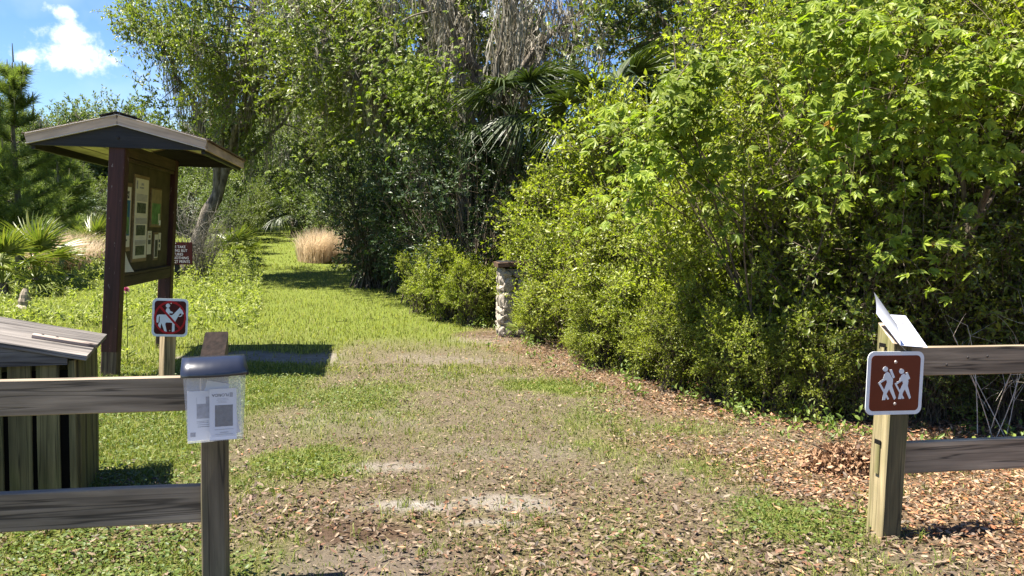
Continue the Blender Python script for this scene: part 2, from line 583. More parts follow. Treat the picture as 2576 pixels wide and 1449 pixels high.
def groundmat():
    m, N, L, out = newmat('woodland_ground')
    geo = N.new('ShaderNodeNewGeometry')

    def noise(sc, det=5, ro=.6):
        n = N.new('ShaderNodeTexNoise')
        n.inputs['Scale'].default_value = sc
        n.inputs['Detail'].default_value = det
        n.inputs['Roughness'].default_value = ro
        L.new(geo.outputs['Position'], n.inputs['Vector'])
        return n.outputs[0]

    def attr(nm):
        a = N.new('ShaderNodeAttribute')
        a.attribute_name = nm
        return a.outputs['Fac']

    n1, n3, n4 = noise(9, 9, .72), noise(46, 8, .75), noise(2.2, 4)
    r1 = ramp(N, [(.3, (.035, .027, .018)), (.5, (.095, .076, .050)), (.68, (.18, .15, .105))])
    L.new(n3, r1.inputs[0])
    soil = r1.outputs[0]
    r2 = ramp(N, [(.3, (.045, .062, .012)), (.5, (.09, .115, .018)), (.72, (.16, .165, .04))])
    L.new(n3, r2.inputs[0])
    c = mixc(N, L, attr('lush'), soil, r2.outputs[0])
    r3 = ramp(N, [(.3, (.05, .03, .017)), (.5, (.125, .08, .046)), (.7, (.20, .14, .09))])
    L.new(n3, r3.inputs[0])
    c = mixc(N, L, attr('litter'), c, r3.outputs[0])
    r4 = ramp(N, [(.3, (.13, .115, .092)), (.7, (.29, .262, .23))])
    L.new(n1, r4.inputs[0])
    c = mixc(N, L, attr('sand'), c, r4.outputs[0])
    r5 = ramp(N, [(.3, (.035, .022, .014)), (.7, (.085, .055, .036))])
    L.new(n3, r5.inputs[0])
    c = mixc(N, L, attr('soil'), c, r5.outputs[0])
    p = N.new('ShaderNodeBsdfPrincipled')
    p.inputs['Roughness'].default_value = .95
    p.inputs['Specular IOR Level'].default_value = .1
    L.new(c, p.inputs['Base Color'])
    b = N.new('ShaderNodeBump')
    b.inputs['Strength'].default_value = .9
    b.inputs['Distance'].default_value = .02
    L.new(n3, b.inputs['Height'])
    L.new(b.outputs[0], p.inputs['Normal'])
    L.new(p.outputs[0], out.inputs['Surface'])
    return m


M['ground'] = groundmat()


# ------------------------------------------------------------------ mesh pieces
def beam_mesh(length, w, h, e=.004, K=2, jit=0.0, seed=0, topslope=0.0):
    """octagon-section beam, length along x (0..length), w along y, h along z"""
    rg = np.random.default_rng(seed)
    a, b = w / 2, h / 2
    sec = np.array([(-a + e, -b), (a - e, -b), (a, -b + e), (a, b - e), (a - e, b), (-a + e, b), (-a, b - e), (-a, -b + e)])
    V = np.zeros((K, 8, 3))
    for k in range(K):
        V[k, :, 0] = length * k / (K - 1)
        V[k, :, 1:] = sec + rg.normal(0, jit, (8, 2)) * .6 + rg.normal(0, jit, (1, 2))
    V[-1, :, 0] += V[-1, :, 2] * topslope
    i = np.arange(8)
    j = (i + 1) % 8
    mb = MB()
    F = np.concatenate([np.stack([k * 8 + i, k * 8 + j, (k + 1) * 8 + j, (k + 1) * 8 + i], 1) for k in range(K - 1)])
    mb.add(V.reshape(-1, 3), F[:, ::-1] if False else F)
    mb.f.append((np.array([list(range(7, -1, -1))]), 0))
    mb.f.append((np.array([[(K - 1) * 8 + q for q in range(8)]]), 1 if topslope else 0))
    return mb


def frame(p0, p1, up=(0, 0, 1)):
    p0, p1 = Vector(p0), Vector(p1)
    X = (p1 - p0).normalized()
    Z = Vector(up)
    Z = (Z - X * Z.dot(X)).normalized()
    Y = Z.cross(X)
    return Matrix(((X.x, Y.x, Z.x, p0.x), (X.y, Y.y, Z.y, p0.y), (X.z, Y.z, Z.z, p0.z), (0, 0, 0, 1)))


_bs = [100]


def beam(name, p0, p1, w, h, mat, parent=None, up=(0, 0, 1), e=.004, K=2, jit=0.0, topslope=0.0, endmat=None):
    _bs[0] += 1
    ln = (Vector(p1) - Vector(p0)).length
    mb = beam_mesh(ln, w, h, e, K, jit, _bs[0], topslope)
    mats = [mat] + ([endmat or mat] if topslope else [])
    return link(name, mb.mesh(name, mats), parent, frame(p0, p1, up))


def prism(pts2, y0, y1, mb=None, mi=0):
    """polygon in xz extruded from y0 to y1 (front is the smaller y)"""
    mb = mb or MB()
    p = np.asarray(pts2, float)
    ar = np.sum(p[:, 0] * np.roll(p[:, 1], -1) - np.roll(p[:, 0], -1) * p[:, 1])
    if ar < 0:
        p = p[::-1]
    n = len(p)
    V = np.concatenate([np.stack([p[:, 0], np.full(n, y0), p[:, 1]], 1), np.stack([p[:, 0], np.full(n, y1), p[:, 1]], 1)])
    b = mb.n
    i = np.arange(n)
    j = (i + 1) % n
    mb.add(V, np.stack([i, n + i, n + j, j], 1)[:, ::-1], mi)
    mb.f.append((np.array([i + b]), mi))
    mb.f.append((np.array([(n + i)[::-1] + b]), mi))
    return mb


def rrect(w, h, r, k=6):
    pts = []
    for cx, cz, a0 in ((w / 2 - r, h / 2 - r, 0), (-w / 2 + r, h / 2 - r, 90), (-w / 2 + r, -h / 2 + r, 180), (w / 2 - r, -h / 2 + r, 270)):
        for q in range(k + 1):
            a = math.radians(a0 + 90 * q / k)
            pts.append((cx + r * math.cos(a), cz + r * math.sin(a)))
    return pts


def circ(cx, cz, r, k=20):
    return [(cx + r * math.cos(2 * math.pi * q / k), cz + r * math.sin(2 * math.pi * q / k)) for q in range(k)]


def dome(x, z, r, y0, d):
    mb = MB()
    V, F = [], []
    k = 10
    for q in range(3):
        rr = r * (1, .85, .45)[q]
        for i in range(k):
            a = 2 * math.pi * i / k
            V.append((x + rr * math.cos(a), y0 - d * (0, .6, 1)[q], z + rr * math.sin(a)))
    for q in range(2):
        for i in range(k):
            F.append((q * k + i, q * k + (i + 1) % k, (q + 1) * k + (i + 1) % k, (q + 1) * k + i))
    mb.add(V, F)
    mb.f.append((np.array([list(range(2 * k, 3 * k))]), 0))
    return mb


def text_mesh(body, size, align='CENTER', mat=None, xs=1.0):
    cu = bpy.data.curves.new('lettering', 'FONT')
    cu.body = body
    cu.size = size
    cu.align_x = align
    cu.extrude = 0.0006
    cu.offset = size * .012
    o = bpy.data.objects.new('lettering', cu)
    C.objects.link(o)
    dg = bpy.context.evaluated_depsgraph_get()
    me = bpy.data.meshes.new_from_object(o.evaluated_get(dg))
    bpy.data.objects.remove(o)
    # text lies in xy: turn it into the xz plane facing -y
    me.transform(Matrix.Diagonal((xs, 1, 1, 1)))
    me.transform(Matrix.Rotation(math.pi / 2, 4, 'X'))
    me.materials.clear()
    me.materials.append(mat)
    return me


def tubes(mb, P, Rd, Sd=4, mi=0):
    P = np.asarray(P, float)
    N, K = P.shape[:2]
    T = norm(np.gradient(P, axis=1))
    ref = np.zeros_like(T)
    ref[..., 2] = 1
    vert = np.abs(T[:, :1, 2:3]) > .8
    ref = np.where(vert, np.array([1.0, .15, 0]), np.array([.1, .05, 1.0])) + 0 * T
    n1 = norm(np.cross(T, ref))
    nb = np.cross(T, n1)
    a = np.arange(Sd) * 2 * math.pi / Sd
    V = P[:, :, None] + Rd[:, :, None, None] * (np.cos(a)[None, None, :, None] * n1[:, :, None] + np.sin(a)[None, None, :, None] * nb[:, :, None])
    base = (np.arange(N) * K * Sd)[:, None, None]
    k = (np.arange(K - 1) * Sd)[None, :, None]
    i = np.arange(Sd)[None, None]
    j = (i + 1) % Sd
    F = np.stack([base + k + i, base + k + j, base + k + Sd + j, base + k + Sd + i], -1).reshape(-1, 4)
    mb.add(V, F[:, ::-1], mi)


TPL = {
    'diamond': (np.array([(0, 0, 0), (.45, -.5, .16), (1, 0, -.05), (.45, .5, .16)]), np.array([(0, 1, 2), (0, 2, 3)])),
    'hex': (np.array([(0, 0, 0), (.28, -.42, .16), (.68, -.40, .14), (1, 0, -.16), (.68, .40, .14), (.28, .42, .16)]), np.array([(0, 1, 2, 3), (0, 3, 4, 5)])),
    'curl': (np.array([(0, 0, .15), (.28, -.42, .32), (.68, -.38, .30), (1, 0, .35), (.68, .38, .22), (.28, .42, .34)]), np.array([(0, 1, 2, 3), (0, 3, 4, 5)])),
    'round': (np.array([(0, 0, 0), (.4, -.5, .08), (.9, -.35, .05), (1, 0, 0), (.9, .35, .05), (.4, .5, .08)]), np.array([(0, 1, 2, 3), (0, 3, 4, 5)])),
}


def leaves(mb, pos, d, n, Ln, Wd, kind='diamond', mi=0):
    t, F = TPL[kind]
    d = norm(d)
    s = norm(np.cross(d, n))
    n = np.cross(s, d)
    Ln = np.broadcast_to(Ln, (len(pos),))[:, None, None]
    Wd = np.broadcast_to(Wd, (len(pos),))[:, None, None]
    V = pos[:, None] + t[None, :, 0:1] * Ln * d[:, None] + t[None, :, 1:2] * Wd * s[:, None] + t[None, :, 2:3] * Wd * n[:, None]
    k = len(t)
    FF = (np.arange(len(pos)) * k)[:, None, None] + F[None]
    mb.add(V, FF.reshape(-1, F.shape[1]), mi)


def bez(p0, p1, p2, K):
    t = np.linspace(0, 1, K)[None, :, None]
    return p0[:, None] * (1 - t) ** 2 + 2 * p1[:, None] * t * (1 - t) + p2[:, None] * t * t


UP = np.array([0, 0, 1.0])


def foliage(lb, tb, cen, out, rg, ntw, nlf, twl, L, Wr, kind='diamond', spread=.12, droop=.15, upb=.35, twr=.003, whorl=0.0, nup=1.0, K=3, S_=3):
    n = len(cen) * ntw
    st = np.repeat(cen, ntw, 0) + rg.normal(0, spread, (n, 3))
    dr = norm(np.repeat(out, ntw, 0) * .75 + rg.normal(0, .62, (n, 3)) + UP * upb)
    ln = twl * rg.uniform(.55, 1.25, (n, 1))
    en = st + dr * ln - UP * ln * droop * rg.uniform(.2, 1.4, (n, 1))
    md = st + dr * ln * .5 + UP * ln * .06
    P = bez(st, md, en, K)
    tubes(tb, P, np.linspace(twr, twr * .5, K)[None] * np.ones((n, 1)), S_)
    t = np.clip(rg.uniform(.1, 1.02, (n, nlf)) ** (1 - whorl), 0, 1)[..., None]
    pos = st[:, None] * (1 - t) ** 2 + 2 * md[:, None] * t * (1 - t) + en[:, None] * t * t
    pos = pos.reshape(-1, 3)
    d = np.repeat(dr, nlf, 0) * .55 + rg.normal(0, .6, (n * nlf, 3))
    nn = UP * nup * .8 + rg.normal(0, .5, (n * nlf, 3)) + np.repeat(out, ntw * nlf, 0) * .9
    sz = L * rg.uniform(.6, 1.25, n * nlf)
    leaves(lb, pos, d, nn, sz, sz * Wr, kind)


def ell_points(rg, n, c, r, inner=.45, gap=.0, gseed=0, gfreq=.9, zmin=-1):
    pts = []
    while len(pts) < n:
        u = norm(rg.normal(0, 1, (n * 3, 3)))
        k = rg.uniform(inner ** 3, 1, (n * 3, 1)) ** (1 / 3)
        q = u * k
        q = q[q[:, 2] > zmin]
        w = q * r + c
        if gap > 0:
            w = w[vnoise(w * gfreq, gseed) > gap]
        # lumpy outline
        rad = np.linalg.norm((w - c) / r, axis=1)
        lim = .72 + .42 * vnoise(norm(w - c) * 2.3 + 7, gseed + 5)
        w = w[rad < lim]
        pts.extend(list(w))
    return np.array(pts[:n])


def make_shrub(name, seed, r, h, ncl, ntw, nlf, twl, L, Wr, leaf, kind='diamond', z0=.05, stems=None, bark=None, gap=.30, whorl=0.0, inner=.35, droop=.15, twr=.003, label='', cat='shrub', stemr=.018, nup=1.0):
    rg = np.random.default_rng(seed)
    root = thing(name, label, cat)
    c = np.array([0, 0, z0 + (h - z0) * .52])
    rr = np.array([r, r, (h - z0) * .52])
    cen = ell_points(rg, ncl, c, rr, inner, gap, seed, 1.4 / r)
    out = norm(cen - c * np.array([1, 1, .8]))
    ns = stems or ncl
    lb, tb = MB(), MB()
    base = np.zeros((ncl, 3))
    base[:, :2] = rg.normal(0, r * .16, (ncl, 2))
    md = base * .5 + cen * .5
    md[:, :2] *= .55
    md[:, 2] = cen[:, 2] * .55
    md += rg.normal(0, r * .07, md.shape)
    P = bez(base, md, cen, 7)
    tubes(tb, P, np.linspace(stemr, .004, 7)[None] * rg.uniform(.5, 1.2, (ncl, 1)), 4)
    foliage(lb, tb, cen, out, rg, ntw, nlf, twl, L, Wr, kind, spread=r * .07, droop=droop, twr=twr, whorl=whorl, nup=nup)
    link('stems', tb.mesh(name + '_stems', [bark or M['twig']], True), root)
    o = link('foliage', lb.mesh(name + '_foliage', [leaf]), root)
    o['kind'] = 'stuff'
    return root


def make_tree(name, seed, th, cz, rr, ncl, ntw, nlf, twl, L, Wr, leaf, bark, tr=.22, nlimb=8, moss=0, mossl=1.0, kind='diamond', gap=.34, inner=.3, label='', cat='tree', lean=(0, 0), arch=.25, multi=1, gfreq=.55, zmin=-.75):
    rg = np.random.default_rng(seed)
    root = thing(name, label, cat)
    c = np.array([lean[0], lean[1], cz])
    rr = np.array(rr, float)
    tb, bb, lb = MB(), MB(), MB()
    # trunk(s)
    tops = []
    for q in range(multi):
        off = np.array([rg.normal(0, .25), rg.normal(0, .25), 0]) * (multi > 1)
        top = np.array([lean[0] * .6 + off[0] * 2.5, lean[1] * .6 + off[1] * 2.5, th * rg.uniform(.9, 1.1)])
        md = (top + off) * .5 + np.array([rg.normal(0, .18), rg.normal(0, .18), 0])
        K = 10
        P = bez(off[None], md[None], top[None], K)
        P[0, 1:-1] += rg.normal(0, tr * .15, (K - 2, 3))
        rad = np.linspace(1, .62, K) * tr
        rad[0] *= 1.5
        rad[1] *= 1.12
        tubes(tb, P, rad[None], 9)
        tops.append(P[0])
    # limbs
    limbs = []
    for q in range(nlimb):
        tp = tops[q % multi]
        st = tp[int(rg.integers(5, 10))]
        a = 2 * math.pi * (q + rg.uniform(-.3, .3)) / nlimb
        el = rg.uniform(-.25, .9)
        en = c + rr * np.array([math.cos(a) * math.cos(el), math.sin(a) * math.cos(el), math.sin(el)]) * rg.uniform(.6, .9)
        md = st * .5 + en * .5 + np.array([0, 0, arch * rr[2] * rg.uniform(.3, 1.3)]) + rg.normal(0, .25 * rr[0] * .3, 3)
        K = 12
        P = bez(st[None], md[None], en[None], K)
        P[0, 1:] += np.cumsum(rg.normal(0, rr[0] * .018, (K - 1, 3)), 0)
        rad = np.linspace(tr * .55, tr * .10, K) * rg.uniform(.7, 1.1)
        tubes(bb, P, rad[None], 6)
        limbs.append(P[0])
    LP = np.concatenate([l[3:] for l in limbs])
    cen = ell_points(rg, ncl, c, rr, inner, gap, seed, gfreq, zmin)
    dd = np.linalg.norm(cen[:, None] - LP[None], axis=2)
    near = LP[np.argmin(dd, 1)]
    md = (near + cen) / 2 + rg.normal(0, .12 * rr[0] * .4, cen.shape) + UP * .12 * rr[2] * .3
    P = bez(near, md, cen, 6)
    tubes(bb, P, np.linspace(tr * .13, tr * .03, 6)[None] * rg.uniform(.6, 1.2, (ncl, 1)), 4)
    out = norm(cen - c)
    foliage(lb, bb, cen, out, rg, ntw, nlf, twl, L, Wr, kind, spread=twl * .35, twr=max(.003, tr * .018), S_=3)
    link('trunk', tb.mesh(name + '_trunk', [bark], True), root)
    link('branches', bb.mesh(name + '_branches', [bark], True), root)
    o = link('crown', lb.mesh(name + '_crown', [leaf]), root)
    o['kind'] = 'stuff'
    if moss:
        mb = MB()
        src = np.concatenate([LP, cen[:len(cen) // 3]])
        pk = src[rg.integers(0, len(src), moss)] + rg.normal(0, .08, (moss, 3))
        ns = 26
        st = np.repeat(pk, ns, 0) + rg.normal(0, .13, (moss * ns, 3)) * np.array([1, 1, 1.6])
        ln = mossl * np.repeat(rg.uniform(.35, 1.2, (moss, 1)), ns, 0) * rg.uniform(.3, 1.1, (moss * ns, 1))
        K = 5
        P = st[:, None] - UP * ln[:, None] * np.linspace(0, 1, K)[None, :, None]
        P = P + np.cumsum(rg.normal(0, .05, P.shape), 1) * np.array([1, 1, .3])
        P[:, :, :2] = P[:, :, :2] + (np.repeat(pk, ns, 0)[:, None, :2] - P[:, :, :2]) * (np.linspace(0, .6, K)[None, :, None] * rg.uniform(0, 1, (len(st), 1, 1)))
        wv = norm(rg.normal(0, 1, (len(st), 1, 3)) * np.array([1, 1, .1])) * (np.linspace(1, .25, K)[None, :, None] * .015)
        V = np.stack([P - wv, P + wv], 2).reshape(-1, 3)
        b = (np.arange(len(st)) * K * 2)[:, None]
        k = (np.arange(K - 1) * 2)[None]
        F = np.stack([b + k, b + k + 1, b + k + 3, b + k + 2], -1).reshape(-1, 4)
        mb.add(V, F)
        o = link('spanish_moss', mb.mesh(name + '_moss', [M['moss']]), root)
        o['kind'] = 'stuff'
    return root


def place(o, x, y, rz=0, s=1.0, dz=0.0):
    o.location = (float(x), float(y), float(gz(x, y)) + dz - .02)
    o.rotation_euler = (0, 0, rz)
    o.scale = (s,) * 3 if isinstance(s, (int, float)) else s
    return o


# ------------------------------------------------------------------ ground
def graded(lo, a, b, hi, fine, g=1.13):
    mid = list(np.arange(a, b + 1e-6, fine))
    l, s = [], fine
    x = a
    while x > lo:
        s *= g
        x -= s
        l.append(x)
    r, s = [], fine
    x = b
    while x < hi:
        s *= g
        x += s
        r.append(x)
    return np.array(l[::-1] + mid + r)


SANDS = [(-.50, 4.32, .34, .11, 1.0), (-.05, 4.38, .30, .16, .75), (-.12, 4.08, .22, .06, .8), (.22, 4.30, .16, .08, .5), (-.62, 3.5, .34, .32, .45), (-.80, 5.05, .32, .12, .55), (-2.9, 9.3, .8, .45, .85), (-2.5, 8.9, .5, .2, .3), (-.9, 9.4, .6, .35, .2), (-1.2, 6.2, .5, .4, .2), (.05, 5.5, .5, .25, .15), (-.35, 11.4, .5, .5, .3)]
SOILS = [(-.72, 3.92, .26, .16, .95), (-.70, 4.62, .18, .09, .8), (-.58, 3.55, .42, .30, .45), (-1.05, 5.9, .35, .3, .35), (.0, 5.75, .4, .2, .25), (2.6, 3.95, .5, .1, .5), (-.3, 11.8, .6, .35, .6)]
EDGE = np.array([(-7, 34), (-5.2, 27), (-3.2, 20), (-2.0, 17), (-.6, 14.0), (-.1, 12.2), (.3, 11.0), (.75, 9.2), (1.3, 8.2), (1.8, 7.1), (2.35, 6.45), (2.75, 6.15), (4.1, 6.1), (8, 6.1)])


def blob(x, y, L):
    r = np.zeros_like(x)
    nn = n2(x, y, 3.1, 21, 5) * .72 + n2(x, y, 17, 23, 3) * .28
    for cx, cy, rx, ry, s in L:
        d = np.sqrt(((x - cx) / rx) ** 2 + ((y - cy) / ry) ** 2)
        r = np.maximum(r, s * smooth((1.35 - d + (nn - .5) * 2.2) / .7))
    return np.clip(r, 0, 1)


def edge_dist(x, y):
    """signed: positive on the shrub side (right/behind the edge line)"""
    best = np.full(x.shape, 1e9)
    sg = np.ones(x.shape)
    for (ax, ay), (bx, by) in zip(EDGE[:-1], EDGE[1:]):
        vx, vy = bx - ax, by - ay
        t = np.clip(((x - ax) * vx + (y - ay) * vy) / (vx * vx + vy * vy), 0, 1)
        d = np.hypot(x - ax - t * vx, y - ay - t * vy)
        s = np.sign(vx * (y - ay) - vy * (x - ax))
        sg = np.where(d < best, s, sg)
        best = np.minimum(best, d)
    return best * sg


def zones(x, y):
    nA, nB, nC = n2(x, y, .8, 31), n2(x, y, 2.2, 41), n2(x, y, .35, 51)
    e = edge_dist(x, y)
    lit = smooth((e + 1.15 + (nA - .5) * 2.2 + (nB - .5) * 1.2) / 1.1) * smooth((15 - y) / 5)
    lit = np.maximum(lit, smooth((x - 1.2 - .5 * (4.5 - y) + (nA - .5) * 2.4) / .9) * smooth((6.4 - y) / 1.0) * .9)
    lit = np.maximum(lit, .30 * smooth((5.6 - y) / 1.5) * smooth((nB - .30) / .3))
    far = smooth((y - 8.2 + (nA - .5) * 3.5) / 4.0)
    left = smooth((-1.6 - x + (nA - .5) * 1.4) / .8)
    lush = np.clip(np.maximum(far, left * .9), 0, 1)
    path = np.exp(-((x + .25 - .12 * (7 - y)) / 1.15) ** 2) * smooth((11.5 - y) / 3)
    lush = lush * (1 - .75 * path)
    lush = np.maximum(lush, (.62 - .34 * path) * smooth((nA - .46) / .16))
    clump = [(.55, 7.8, .55, .35, .9), (1.6, 4.15, .45, .35, .7), (-1.25, 5.1, .4, .35, .95), (1.45, 5.2, .4, .3, .6), (-1.9, 3.3, .9, .5, .7), (.75, 5.6, .3, .2, .5)]
    lush = np.maximum(lush, blob(x, y, clump))
    lush = lush * (1 - .85 * lit * (1 - blob(x, y, clump)))
    sand = blob(x, y, SANDS)
    soil = blob(x, y, SOILS)
    lush = lush * (1 - .9 * np.maximum(sand, soil))
    return lush, lit, sand, soil


gx = graded(-260, -5.5, 5.5, 260, .07)
gy = graded(-40, 2.4, 13.5, 420, .07)
GX, GY = np.meshgrid(gx, gy)
lush, lit, sand, soil = zones(GX, GY)
GZ = gz(GX, GY) + .012 * (n2(GX, GY, 9, 77, 2) - .5) * (GY < 16)
mb = MB()
nx, ny = len(gx), len(gy)
idx = np.arange(nx * ny).reshape(ny, nx)
mb.add(np.stack([GX, GY, GZ], -1), np.stack([idx[:-1, :-1], idx[:-1, 1:], idx[1:, 1:], idx[1:, :-1]], -1).reshape(-1, 4))
gme = mb.mesh('ground', [M['ground']], True)
for nm, A in (('lush', lush), ('litter', lit), ('sand', sand), ('soil', soil)):
    at_ = gme.attributes.new(nm, 'FLOAT', 'POINT')
    at_.data.foreach_set('value', A.ravel().astype(np.float32))
ground = link('ground', gme)
ground['kind'] = 'structure'
ground['label'] = 'woodland floor with a worn grassy trail, bare sand and leaf litter'


# ---- grass, clover and dead leaves
def scatter(rg, n, y0, y1, xl, power=1.0):
    """points spread over the trail wedge between y0 and y1"""
    y = y0 + (y1 - y0) * rg.uniform(0, 1, n) ** power
    x = rg.uniform(-1, 1, n) * (y * .70 + xl)
    return x, y


def blades(mb, x, y, h, w, rg, lean=.5):
    n = len(x)
    b = np.stack([x, y, gz(x, y) - .004], 1)
    a = rg.uniform(0, 2 * math.pi, n)
    s = np.stack([np.cos(a), np.sin(a), np.zeros(n)], 1) * w[:, None]
    a2 = rg.uniform(0, 2 * math.pi, n)
    ld = np.stack([np.cos(a2), np.sin(a2), np.zeros(n)], 1) * (h * np.abs(rg.normal(0, lean, n)))[:, None]
    m_ = b + UP * (h * .6)[:, None] + ld * .35
    t = b + UP * (h * rg.uniform(.65, 1.0, n))[:, None] + ld
    V = np.stack([b - s, b + s, m_ + s * .8, m_ - s * .8, t], 1).reshape(-1, 3)
    k = (np.arange(n) * 5)[:, None]
    b0 = mb.n
    mb.add(V, k + np.array([[0, 1, 2, 3]]))
    mb.f.append((k + np.array([[3, 2, 4]]) + b0, 0))


rg = np.random.default_rng(5)
# near turf
x, y = scatter(rg, 330000, 2.5, 9.0, .6, 1.05)
lu, li, sa, so = zones(x, y)
keep = rg.uniform(0, 1, len(x)) < np.clip(.42 + .5 * lu - .38 * li, .04, 1) * (1 - .9 * sa) * (1 - .8 * so) * np.clip(2.6 * n2(x, y, 6, 61) - .55, .06, 1)
x, y, lu = x[keep], y[keep], lu[keep]
mb = MB()
h = rg.uniform(.014, .042, len(x)) * (.75 + .9 * lu) * (.6 + 1.1 * n2(x, y, 1.7, 65))
blades(mb, x, y, h, rg.uniform(.0012, .0026, len(x)) * np.clip(y / 4.2, 1, 2.2), rg, .8)
# dead straw lying in the turf
sx_, sy_ = scatter(rg, 130000, 2.5, 10.5, .6, .95)
lu2, li2, sa2, so2 = zones(sx_, sy_)
kk2 = rg.uniform(0, 1, len(sx_)) < (.75 - .4 * lu2 - .3 * li2) * (1 - .8 * sa2) * (1 - .6 * so2) * np.clip(2.2 * n2(sx_, sy_, 4, 63) - .4, .05, 1)
sx_, sy_ = sx_[kk2], sy_[kk2]
f0 = len(mb.f)
blades(mb, sx_, sy_, rg.uniform(.008, .02, len(sx_)), rg.uniform(.0012, .0024, len(sx_)) * np.clip(sy_ / 4.2, 1, 2.4), rg, 2.2)
mb.f[f0:] = [(F_, 1) for F_, _m in mb.f[f0:]]
# scattered upright tufts
tx, ty = scatter(rg, 500, 2.6, 9.0, .3)
for k in range(500):
    m_ = int(rg.integers(6, 16))
    xx = tx[k] + rg.normal(0, .02, m_)
    yy = ty[k] + rg.normal(0, .02, m_)
    blades(mb, xx, yy, rg.uniform(.04, .10, m_), rg.uniform(.0015, .003, m_), rg, .7)
o = link('grass', mb.mesh('short_grass', [M['grass'], M['straw']]))
tag(o, 'short patchy green grass growing on the worn trail', 'grass', kind='stuff')
# far lawn
mb = MB()
x, y = scatter(rg, 120000, 8.4, 24, 1.0, 1.25)
lu, li, sa, so = zones(x, y)
e = edge_dist(x, y)
keep = (rg.uniform(0, 1, len(x)) < np.clip(.12 + .85 * lu, 0, 1) * (1 - .9 * sa) * (1 - .8 * so) * (1 - .6 * li)) & (e < .4)
x, y = x[keep], y[keep]
h = rg.uniform(.03, .085, len(x)) * (.7 + .8 * n2(x, y, .8, 71))
blades(mb, x, y, h, rg.uniform(.003, .006, len(x)), rg, .6)
x, y = scatter(rg, 45000, 23, 52, 3, 1.2)
h = rg.uniform(.05, .12, len(x))
blades(mb, x, y, h, rg.uniform(.008, .016, len(x)), rg, .6)
o = link('lawn', mb.mesh('lawn', [M['lawn']]))
tag(o, 'sunny yellow-green mown grass of the trail leading away', 'grass', kind='stuff')
# clover and low broad weeds
mb = MB()
x, y = scatter(rg, 110000, 2.5, 8.5, .5, 1.2)
lu, li, sa, so = zones(x, y)
pat = n2(x, y, 1.3, 81)
keep = rg.uniform(0, 1, len(x)) < np.clip((lu * 1.3 - .30) + (pat - .50) * 1.6, 0, .9) * (1 - sa) * (1 - so)
x, y = x[keep], y[keep]
n = len(x)
zz = gz(x, y) + rg.uniform(.008, .05, n) * (.4 + pat[keep])
a = rg.uniform(0, 6.28, n)
leaves(mb, np.stack([x, y, zz], 1), np.stack([np.cos(a), np.sin(a), rg.normal(.1, .25, n)], 1), UP + rg.normal(0, .3, (n, 3)), rg.uniform(.012, .027, n), rg.uniform(.011, .02, n), 'round')
o = link('clover', mb.mesh('clover', [M['clover']]))
tag(o, 'low clover and small broad-leaved weeds in green patches', 'weeds', kind='stuff')
# leaf litter
mb = MB()
x, y = scatter(rg, 190000, 2.4, 12.5, .9, 1.25)
lu, li, sa, so = zones(x, y)
keep = rg.uniform(0, 1, len(x)) < np.clip(.10 + .95 * li + .14 * smooth((6.2 - y) / 2.5) * np.clip(2.4 * n2(x, y, 2.5, 67) - .5, .1, 1.4) - .2 * lu, .015, 1) * (1 - .7 * sa) * (1 - .5 * so)
x, y, li = x[keep], y[keep], li[keep]
n = len(x)
a = rg.uniform(0, 6.28, n)
sz = rg.uniform(.018, .045, n) * (1 + .12 * smooth((5.2 - y) / 1.5))
pos = np.stack([x, y, gz(x, y) + rg.uniform(.004, .022, n) + .012 * li], 1)
d = np.stack([np.cos(a), np.sin(a), rg.normal(0, .30, n)], 1)
nn = UP + rg.normal(0, .38, (n, 3))
orange = rg.uniform(0, 1, n) < np.clip(.05 + .5 * li * smooth((x - .8) / 1.5), 0, 1)
for q, msk in ((0, ~orange), (1, orange)):
    leaves(mb, pos[msk], d[msk], nn[msk], sz[msk], sz[msk] * rg.uniform(.26, .52, msk.sum()), 'curl', q)
o = link('leaf_litter', mb.mesh('leaf_litter', [M['litter'], M['litter_o']]))
tag(o, 'brown and orange dead leaves strewn over the ground under the shrubs', 'leaf litter', kind='stuff')
exec_marker = 'objects'

# ------------------------------------------------------------------ split-rail fence
FA = math.radians(11.5)
FX = Vector((math.cos(FA), math.sin(FA), 0))
FY = Vector((-math.sin(FA), math.cos(FA), 0))
# right run
PR = Vector((1.856, 3.885, 0)) + FX * .055 + FY * .062
fr = thing('rail_fence', 'weathered timber rail fence whose mossy end post carries the hikers sign', 'fence', PR)
lean = Vector((.012, 0, 0))
po = beam('post', (0, 0, -.25), tuple(Vector((0, 0, 1.04)) + lean), .112, .125, M['post_r'], fr, up=FY, e=.006, K=7, jit=.0012, topslope=.72, endmat=M['endgrain'])
po.data.materials.append(M['post_a'])          # front face: some algae, plus shade painted into the colour
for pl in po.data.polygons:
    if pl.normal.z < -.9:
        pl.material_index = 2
for nm, z0, z1, h in (('rail', .898, .905, .145), ('rail', .408, .412, .16)):
    a = Vector((0, 0, z0)) - FX * .048
    b = Vector((0, 0, z1)) + FX * 2.6
    beam(nm, a, b, .042, h, M['rail_r'], fr, K=6, jit=.0006)
for z, hh in ((.975, .03), (.492, .022)):
    beam('mortise_shade', Vector((0, 0, z - hh / 2)) - FX * .0545, Vector((0, 0, z + hh / 2)) - FX * .0545, .046, .006, M['dark'], fr, up=-FX, e=.001)  # dark strip painted as the shade of the slot, no hole is cut
for z in (.90, .41):
    beam('tenon', Vector((0, 0, z - .075)) - FX * .054 - FY * .004, Vector((0, 0, z + .07)) - FX * .054 - FY * .004, .030, .012, M['post_r'], fr, up=-FX, e=.002)
